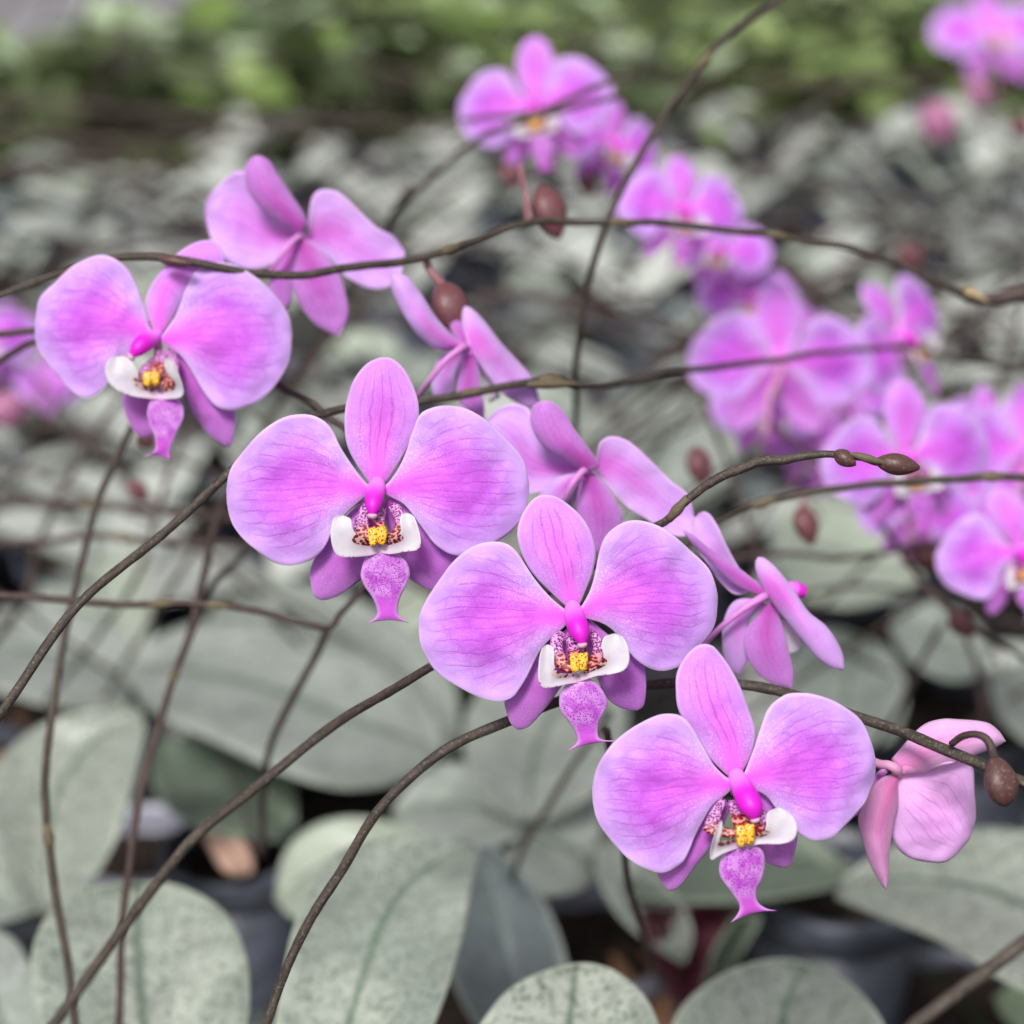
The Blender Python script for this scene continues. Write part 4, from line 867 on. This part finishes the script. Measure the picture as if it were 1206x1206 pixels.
plant('orchid plant at lower right with a huge pale leaf running out of the frame', (980, 1035, .15), [
 ([(984, 1058), (1050, 1085), (1120, 1115), (1190, 1160), (1260, 1180), (1330, 1150)], [(990, 1035), (1040, 1000), (1110, 980), (1190, 975), (1270, 1000), (1330, 1090), (1330, 1150)], .19, .23, 'leafspot', dict(arc=.02)),
 ([(995, 1040), (960, 1050), (880, 1062), (800, 1062), (730, 1050), (690, 1015)], [(1000, 1022), (960, 985), (890, 955), (810, 945), (740, 960), (690, 1015)], .15, .15, 'leafgreen', dict(arc=.01)),
])
plant('orchid plant behind the lowest bloom, one grey leaf showing its wine-red underside', (820, 1180, .09), [
 ([(700, 1000), (706, 1040), (735, 1085), (780, 1120), (805, 1135)], [(735, 985), (765, 1020), (800, 1060), (815, 1100), (805, 1135)], .16, .14, 'leaf'),
 ([(800, 1190), (775, 1140), (762, 1100), (756, 1072)], [(830, 1190), (850, 1130), (868, 1085), (850, 1068), (756, 1072)], .10, .17, 'wine', dict(arc=.005)),
 ([(825, 1170), (840, 1120), (865, 1080)], [(850, 1160), (880, 1110), (895, 1080), (865, 1080)], .11, .15, 'leafgreen'),
])
plant('orchid plant right of centre with a round grey leaf behind the backward-facing bloom', (950, 860, .14), [
 ([(940, 880), (925, 820), (935, 770), (970, 742), (1010, 748)], [(1000, 885), (1050, 870), (1068, 820), (1050, 770), (1010, 748)], .13, .16, 'leaf'),
])
plant('orchid plant at right with an oval leaf below the small dark bud', (1160, 790, .14), [
 ([(1160, 795), (1120, 802), (1075, 780), (1050, 745), (1055, 718)], [(1170, 770), (1150, 735), (1105, 708), (1055, 718)], .14, .15, 'leaf'),
 ([(1165, 800), (1180, 850), (1230, 880), (1290, 860)], [(1175, 785), (1220, 780), (1270, 800), (1290, 860)], .14, .14, 'leaf'),
])
plant('orchid plant in the middle right with a big pale leaf above the backward-facing blooms', (700, 610, .15), [
 ([(735, 600), (690, 560), (685, 510), (715, 475), (760, 458)], [(800, 600), (850, 575), (870, 530), (850, 485), (810, 462), (760, 458)], .14, .17, 'leaf'),
])
plant('orchid plant at right with a broad soft leaf under the level blurred stem', (900, 640, .15), [
 ([(905, 632), (930, 690), (985, 715), (1050, 705), (1085, 680)], [(920, 600), (970, 590), (1040, 605), (1085, 645), (1085, 680)], .15, .14, 'leafpale'),
])

# small things lying between the pots
def litter(name, label, cat_, pts, h, mat, thick=.003):
    root = empty(name, onz(pts[0][0], pts[0][1], h)); tag(root, label, cat_)
    A = pts[:len(pts) // 2 + 1]; B = [pts[0]] + pts[:len(pts) // 2 - 1:-1]
    traced_leaf([(p[0] - 2, p[1]) for p in A], [(p[0] + 2, p[1]) for p in B], h, h + .006, mat, root, arc=.008, channel=.006, nu=16, nv=8, thick=thick, name='blade')
litter('dry_leaf', 'crumpled brown dead leaf between the bottom edge leaf and the wine-red one', 'dead leaf', [(715, 1095), (725, 1140), (750, 1190), (790, 1215), (785, 1160), (750, 1110)], .06, 'dry')
litter('dry_leaf', 'dark brown dead leaf at the left edge under the thick stem', 'dead leaf', [(-20, 860), (-15, 890), (0, 905), (35, 880), (40, 850), (10, 840)], .08, 'dry')
litter('old_husk', 'pinkish brown husk on the rim of the blue-grey pot', 'husk', [(235, 965), (245, 985), (265, 1020), (292, 1028), (290, 1000), (262, 975)], .125, 'husk', .008)
litter('grass_blade', 'thin bright green grass blade at the bottom right', 'grass blade', [(1085, 1142), (1110, 1160), (1140, 1190), (1175, 1230), (1150, 1195), (1118, 1160)], .08, 'greendark', .001)
litter('green_leaf', 'yellow-green leaf in the bottom right corner', 'leaf', [(1172, 1172), (1185, 1200), (1230, 1230), (1290, 1230), (1270, 1160), (1210, 1150)], .09, 'greenpale', .001)

# ------------------------------------------------------------------ pots
def lathe(name, prof, mat, parent, seg=28):
    vs, fs = [], []
    for r, z in prof:
        for k in range(seg):
            an = 2 * math.pi * k / seg; vs.append((r * math.cos(an), r * math.sin(an), z))
    for i in range(len(prof) - 1):
        for k in range(seg):
            k2 = (k + 1) % seg; fs.append((i * seg + k, i * seg + k2, (i + 1) * seg + k2, (i + 1) * seg + k))
    return mesh(name, vs, fs, mat, parent)
def make_pot(label, loc, r=.055, h=.10, mat='pot', grp='plastic plant pots'):
    root = empty('plant_pot', loc); tag(root, label, 'plant pot', grp)
    lathe('pot_wall', [(.001, .001), (r * .72, .001), (r * .74, .004), (r * .95, h * .86), (r * .93, h * .86), (r * .72, .008), (.001, .008)], M[mat], root)
    lathe('rim', [(r * .955, h * .85), (r * 1.03, h * .86), (r * 1.05, h * .99), (r * 1.02, h), (r * .94, h), (r * .93, h * .87)], M[mat], root)
    vs, fs = [(0, 0, h * .84)], []
    nr, ns = 6, 24
    for i in range(1, nr + 1):
        for k in range(ns):
            an = 2 * math.pi * k / ns; rad = r * .93 * i / nr
            vs.append((rad * math.cos(an), rad * math.sin(an), h * .84 + .006 * noise.noise(Vector((rad * math.cos(an) * 90, rad * math.sin(an) * 90, loc[0] * 10)))))
    for k in range(ns): fs.append((0, 1 + k, 1 + (k + 1) % ns))
    for i in range(nr - 1):
        for k in range(ns):
            a_ = 1 + i * ns; fs.append((a_ + k, a_ + ns + k, a_ + ns + (k + 1) % ns, a_ + (k + 1) % ns))
    mesh('potting_bark', vs, fs, M['soil'], root)
    return root
def pot_at(label, px, py, r=.055, h=.10, mat='pot'):
    q = onz(px, py, h); return make_pot(label, (q.x, q.y, 0), r, h, mat)
pot_at('blue-grey pot holding a pinkish husk, beside the bottom left speckled leaf', 272, 998, .036, .12)
pot_at('pale-rimmed grey pot half hidden under the left edge leaf', 165, 990, .040, .10, 'potp')
pot_at('large dark blue-grey pot under the huge pale leaf at lower right', 985, 1030, .046, .13)
pot_at('blue-grey pot between the blue-grey leaf and the dead leaf', 690, 1100, .05, .085, 'potp')
pot_at('dark pot under the crosswise pale leaf beside the dark curved stem', 420, 930, .05, .10)
pot_at('blue-grey pot among the leaves right of the backward-facing bloom', 1030, 745, .055, .12)
pot_at('dark blue pot just behind the turned-away bloom', 1120, 832, .060, .12)
pot_at('dark pot at the bottom edge under the blunt dotted leaf', 560, 1180, .055, .09)
pot_at('dark pot in shade at the bottom right corner', 1130, 1190, .055, .06)
pot_at('dark pot in shade beyond the far left upright stem', 60, 885, .055, .09)
pot_at('dark pot just left of the bottom left corner leaf', 10, 1160, .055, .09)
pot_at('dark blue pot seen past the left of centre bloom', 60, 810, .055, .11)

# ------------------------------------------------------------------ the bed further back
def leaf_proto(L, w, lift, droop, mat, seed):
    nu, nv = 14, 8; G = []
    for i in range(nu):
        u = i / (nu - 1); row = []
        hw = w * .5 * (math.sin(math.pi * min(.985, u * .93 + .05)) ** .62) * (1 - .12 * (u - .5))
        for j in range(nv):
            v = j / (nv - 1) * 2 - 1
            x = L * u * (1 - .12 * u * droop); y = hw * v
            z = L * (lift * u - droop * u * u) + .16 * w * abs(v) ** 1.3 * math.sin(math.pi * u) + .004 * noise.noise(Vector((u * 3, v, seed)))
            row.append(Vector((x, -y, z)))
        G.append(row)
    o = grid_solid('leaf', G, M[mat], None, .002, taper=.35)
    return o
mats = ['leafbed', 'leafbed', 'leaf', 'leafbed', 'leafpale', 'leafbed', 'leafblue']
protos = []
HEADS = {'low orchid plants between the front pots': 'low shaded plant', 'orchid plants further back in the bed': 'silver-leaved plant', 'plant pots further back': 'grey pot', 'bare stems further back': 'thin tangled stem',
         'mid green plants beyond the bed': 'mid green plant', 'pale green plants beyond the bed': 'pale green plant', 'dark green plants beyond the bed': 'dark green plant'}
for k in range(14):
    o = leaf_proto(random.uniform(.13, .19), random.uniform(.066, .09), random.uniform(.25, .8), random.uniform(.25, .8), mats[k % 7], k * 3.3)
    protos.append(o.data); bpy.data.objects.remove(o)
pot0 = make_pot('grey pot under the silver-leaved orchids further back in the bed', (0, 0, 0), grp='plant pots further back')
first = True
def edge_y(x): return 2.62 + .30 * (x + .8)          # where the silver bed gives way to green plants
rows = 0; y = 1.30; count = 0
while y < 3.4:
    half = T15 * y * 1.12 + .22; x = -half + (rows % 2) * .075
    while x < half:
        px_, py_ = x + random.uniform(-.035, .035), y + random.uniform(-.03, .03)
        if py_ < edge_y(px_):
            root = empty('orchid_plant', (px_, py_, .085)); root.rotation_euler = (0, 0, random.uniform(0, 6.28))
            tag(root, 'silver-leaved orchid plant in a pot in the blurred bed further back', 'orchid plant', 'orchid plants further back in the bed')
            n = random.choice((3, 3, 4, 4))
            for k in range(n):
                lf = bpy.data.objects.new('leaf', random.choice(protos)); C.objects.link(lf); lf.parent = root
                s_ = random.uniform(.75, 1.08) * (1 if py_ < 1.6 else .82)
                lf.location = (0, 0, .004 * k); lf.rotation_euler = (random.uniform(-.32, .32), random.uniform(-.35, .3), k * math.pi + (k // 2) * .9 + random.uniform(-.5, .5)); lf.scale = (s_, s_, s_)
            if first: pt = pot0; first = False
            else: pt = copy_tree(pot0)
            pt.location = (px_, py_, 0); pt.rotation_euler = (0, 0, random.uniform(0, 6.28)); count += 1
        x += .150
    y += .135; rows += 1
# the bed goes on to both sides of the view
for k in range(22):
    py_ = random.uniform(.8, 1.35); px_ = (-1) ** k * (T15 * py_ + random.uniform(.20, .50))
    root = empty('orchid_plant', (px_, py_, .085)); tag(root, 'silver-leaved orchid plant', 'orchid plant', 'orchid plants further back in the bed')
    for q_ in range(4):
        lf = bpy.data.objects.new('leaf', random.choice(protos)); C.objects.link(lf); lf.parent = root
        lf.location = (0, 0, .004 * q_); lf.rotation_euler = (random.uniform(-.25, .25), random.uniform(-.3, .2), q_ * math.pi + (q_ // 2) * .9 + random.uniform(-.5, .5))
    pt = copy_tree(pot0); pt.location = (px_, py_, 0)
# low shaded plants between the front pots
for k in range(34):
    py_ = random.uniform(.74, 1.28); px_ = random.uniform(-1, 1) * (T15 * py_ * 1.05 + .04)
    if px_ > .12 and py_ < .95: continue
    root = empty('orchid_plant', (px_, py_, .025)); tag(root, 'low shaded orchid plant between the front pots', 'orchid plant', 'low orchid plants between the front pots')
    for q_ in range(3):
        lf = bpy.data.objects.new('leaf', protos[random.choice((2, 5, 6, 12, 13, 1, 3))]); C.objects.link(lf); lf.parent = root
        s_ = random.uniform(.6, .85); lf.scale = (s_, s_, s_)
        lf.location = (0, 0, .004 * q_); lf.rotation_euler = (random.uniform(-.25, .25), random.uniform(.0, .3), random.uniform(0, 6.28))

# old bare stems tangled over the bed
for k in range(170):
    y0 = random.uniform(.95, 1.5) if k >= 130 else random.uniform(1.25, 3.3) if k < 95 else random.uniform(2.4, 3.9); x0 = random.uniform(-1, 1) * (T15 * y0 * 1.1 + .1)
    an = random.uniform(-.5, .5) + (0 if random.random() < .5 else math.pi); Lh = random.uniform(.22, .55); top = random.uniform(.05, .16) if k < 95 else random.uniform(.12, .24)
    W3 = [Vector((x0, y0, .10))]
    for i in range(1, 6):
        u = i / 5; W3.append(Vector((x0 + math.cos(an) * Lh * u, y0 + math.sin(an) * Lh * u * .6, .10 + top * math.sin(math.pi * .62 * u) * 1.1 + .05 * u)))
    root = empty('flower_spike', W3[0]); tag(root, 'thin brown stem tangled in the blurred bed behind', 'stem', 'bare stems further back')
    tube('stalk', [p - W3[0] for p in W3], [random.uniform(.0016, .0034) if k < 130 else random.uniform(.0012, .0018), .0012], M['stem2'], root, 22, 7)

# green broad-leaved plants beyond
def green_clump(mat, seed, n=26):
    rnd = random.Random(seed); vs, fs = [], []
    for k in range(n):
        an = rnd.uniform(0, 6.28); rr_ = rnd.uniform(0, .085); z = rnd.uniform(.05, .19); L = rnd.uniform(.05, .09); w = L * rnd.uniform(.32, .42)
        c = Vector((rr_ * math.cos(an), rr_ * math.sin(an), z)); q = (Matrix.Rotation(an + rnd.uniform(-.7, .7), 3, 'Z') @ Matrix.Rotation(rnd.uniform(-.9, .4), 3, 'Y') @ Matrix.Rotation(rnd.uniform(-.5, .5), 3, 'X'))
        b = len(vs); prof = [(0, .05), (.2, .7), (.45, 1), (.75, .75), (1, .04)]
        for u, ww in prof:
            for v in (-1, 0, 1): vs.append(c + q @ Vector((L * u, w * ww * v, .18 * w * abs(v) - .25 * L * u * u)))
        for i in range(4):
            for j in range(2):
                a_ = b + i * 3 + j; fs.append((a_, a_ + 3, a_ + 4, a_ + 1))
        # leaf stalk
        s0 = Vector((0, 0, 0)); b = len(vs)
        for t_ in (s0, c):
            for kk in range(3): vs.append(t_ + Vector((.0015 * math.cos(kk * 2.1), .0015 * math.sin(kk * 2.1), 0)))
        for kk in range(3): fs.append((b + kk, b + (kk + 1) % 3, b + 3 + (kk + 1) % 3, b + 3 + kk))
    o = mesh('green_plant', vs, fs, M[mat]); return o
gp = [green_clump('green', 1), green_clump('greenpale', 2), green_clump('greendark', 3, 34), green_clump('green', 4), green_clump('greenpale', 5, 20)]
used = set(); y = 2.72
glab = ['mid green broad-leaved plant beyond the orchid bed', 'pale green broad-leaved plant beyond the orchid bed', 'dark green leafy plant beyond the orchid bed']
gi = [0, 1, 2, 0, 1]
while y < 4.9:
    half = T15 * y * 1.12 + .15; x = -half
    while x < half:
        px_, py_ = x + random.uniform(-.05, .05), y + random.uniform(-.05, .05)
        if py_ > edge_y(px_) + .08 and not (px_ < -.50 and py_ > 3.35):
            cl_ = noise.noise(Vector((px_ * 2.2, py_ * 1.6, 3)))
            k = random.choice((0, 3, 2)) if cl_ < -.05 else random.choice((1, 4, 0)) if cl_ > .15 else random.randrange(5)
            o = gp[k] if k not in used else gp[k].copy()
            if k in used: C.objects.link(o)
            used.add(k); s_ = random.uniform(.85, 1.35)
            o.location = (px_, py_, 0); o.rotation_euler = (0, 0, random.uniform(0, 6.28)); o.scale = (s_, s_, s_)
            tag(o, glab[gi[k]], 'plant', ['mid green plants', 'pale green plants', 'dark green plants'][gi[k]] + ' beyond the bed')
        x += .145
    y += .135
for k, o in enumerate(gp):
    if k not in used: bpy.data.objects.remove(o)
# ------------------------------------------------------------------ every plant of the blurred bed gets a description of its place
MARKS = [('the far left bloom', 186, 400), ('the left-centre bloom', 445, 540), ('the upper left backward bloom', 345, 282), ('the top centre bloom', 631, 122), ('the plump maroon bud', 531, 365),
         ('the upright-stem bloom', 806, 245), ('the end-bud stem', 1050, 546), ('the half-pink bud', 1105, 147), ('the top right blooms', 1150, 45), ('the mauve stem tip', 1180, 350),
         ('the sideways bloom at right', 1055, 385), ('the swollen stem joint', 650, 447), ('the top left corner', 20, 20), ('the upright stem foot', 680, 400), ('the upright stem top', 890, 20), ('the large blurred bloom', 1070, 520),
         ('the left edge', 20, 360), ('the centre top edge', 420, 20), ('the sweeping blurred stem', 470, 170), ('the middle bloom', 680, 800), ('the lowest bloom', 868, 980), ('the wide crosswise leaf', 340, 840), ('the bottom left leaf', 160, 1110), ('the blunt dotted leaf', 665, 1170), ('the turned-away bloom', 1080, 930)]
ORD = 'first second third fourth fifth sixth seventh eighth ninth tenth eleventh twelfth thirteenth fourteenth fifteenth sixteenth seventeenth eighteenth nineteenth twentieth'.split()
CNT = 'one two three four five six seven eight nine ten eleven twelve thirteen fourteen fifteen sixteen seventeen eighteen nineteen twenty'.split()
bins = {}
for o in list(bpy.data.objects):
    if o.parent or o.get('group') not in HEADS: continue
    v = o.location + Vector((0, 0, .08)) - CAM; dpt = v.dot(FW)
    x, y = 603 + v.dot(RT) / dpt / KP, 603 - v.dot(UP) / dpt / KP
    nm, mx, my = min(MARKS, key=lambda m_: (m_[1] - x) ** 2 + 2.2 * (m_[2] - y) ** 2)
    dx, dy = x - mx, y - my
    side = ('right of' if dx > 0 else 'left of') if abs(dx) > abs(dy) * 1.1 else ('below' if dy > 0 else 'above')
    far = 'well ' if math.hypot(dx, dy) > 110 else 'just '
    bins.setdefault((HEADS[o['group']], far + side + ' ' + nm), []).append((o.location.y, o))
for (head, where), lst in bins.items():
    lst.sort(key=lambda q: q[0]); n = len(lst)
    for i, (_, o) in enumerate(lst):
        o['label'] = head + ' ' + where + ('' if n == 1 else ', nearer one' if n == 2 and i == 0 else ', farther one' if n == 2 else ', %s of %s back' % (ORD[min(i, 19)], CNT[min(n, 20) - 1]))
print('plants', count, 'objects', len(bpy.data.objects), 'max bin', max(len(b) for b in bins.values()))
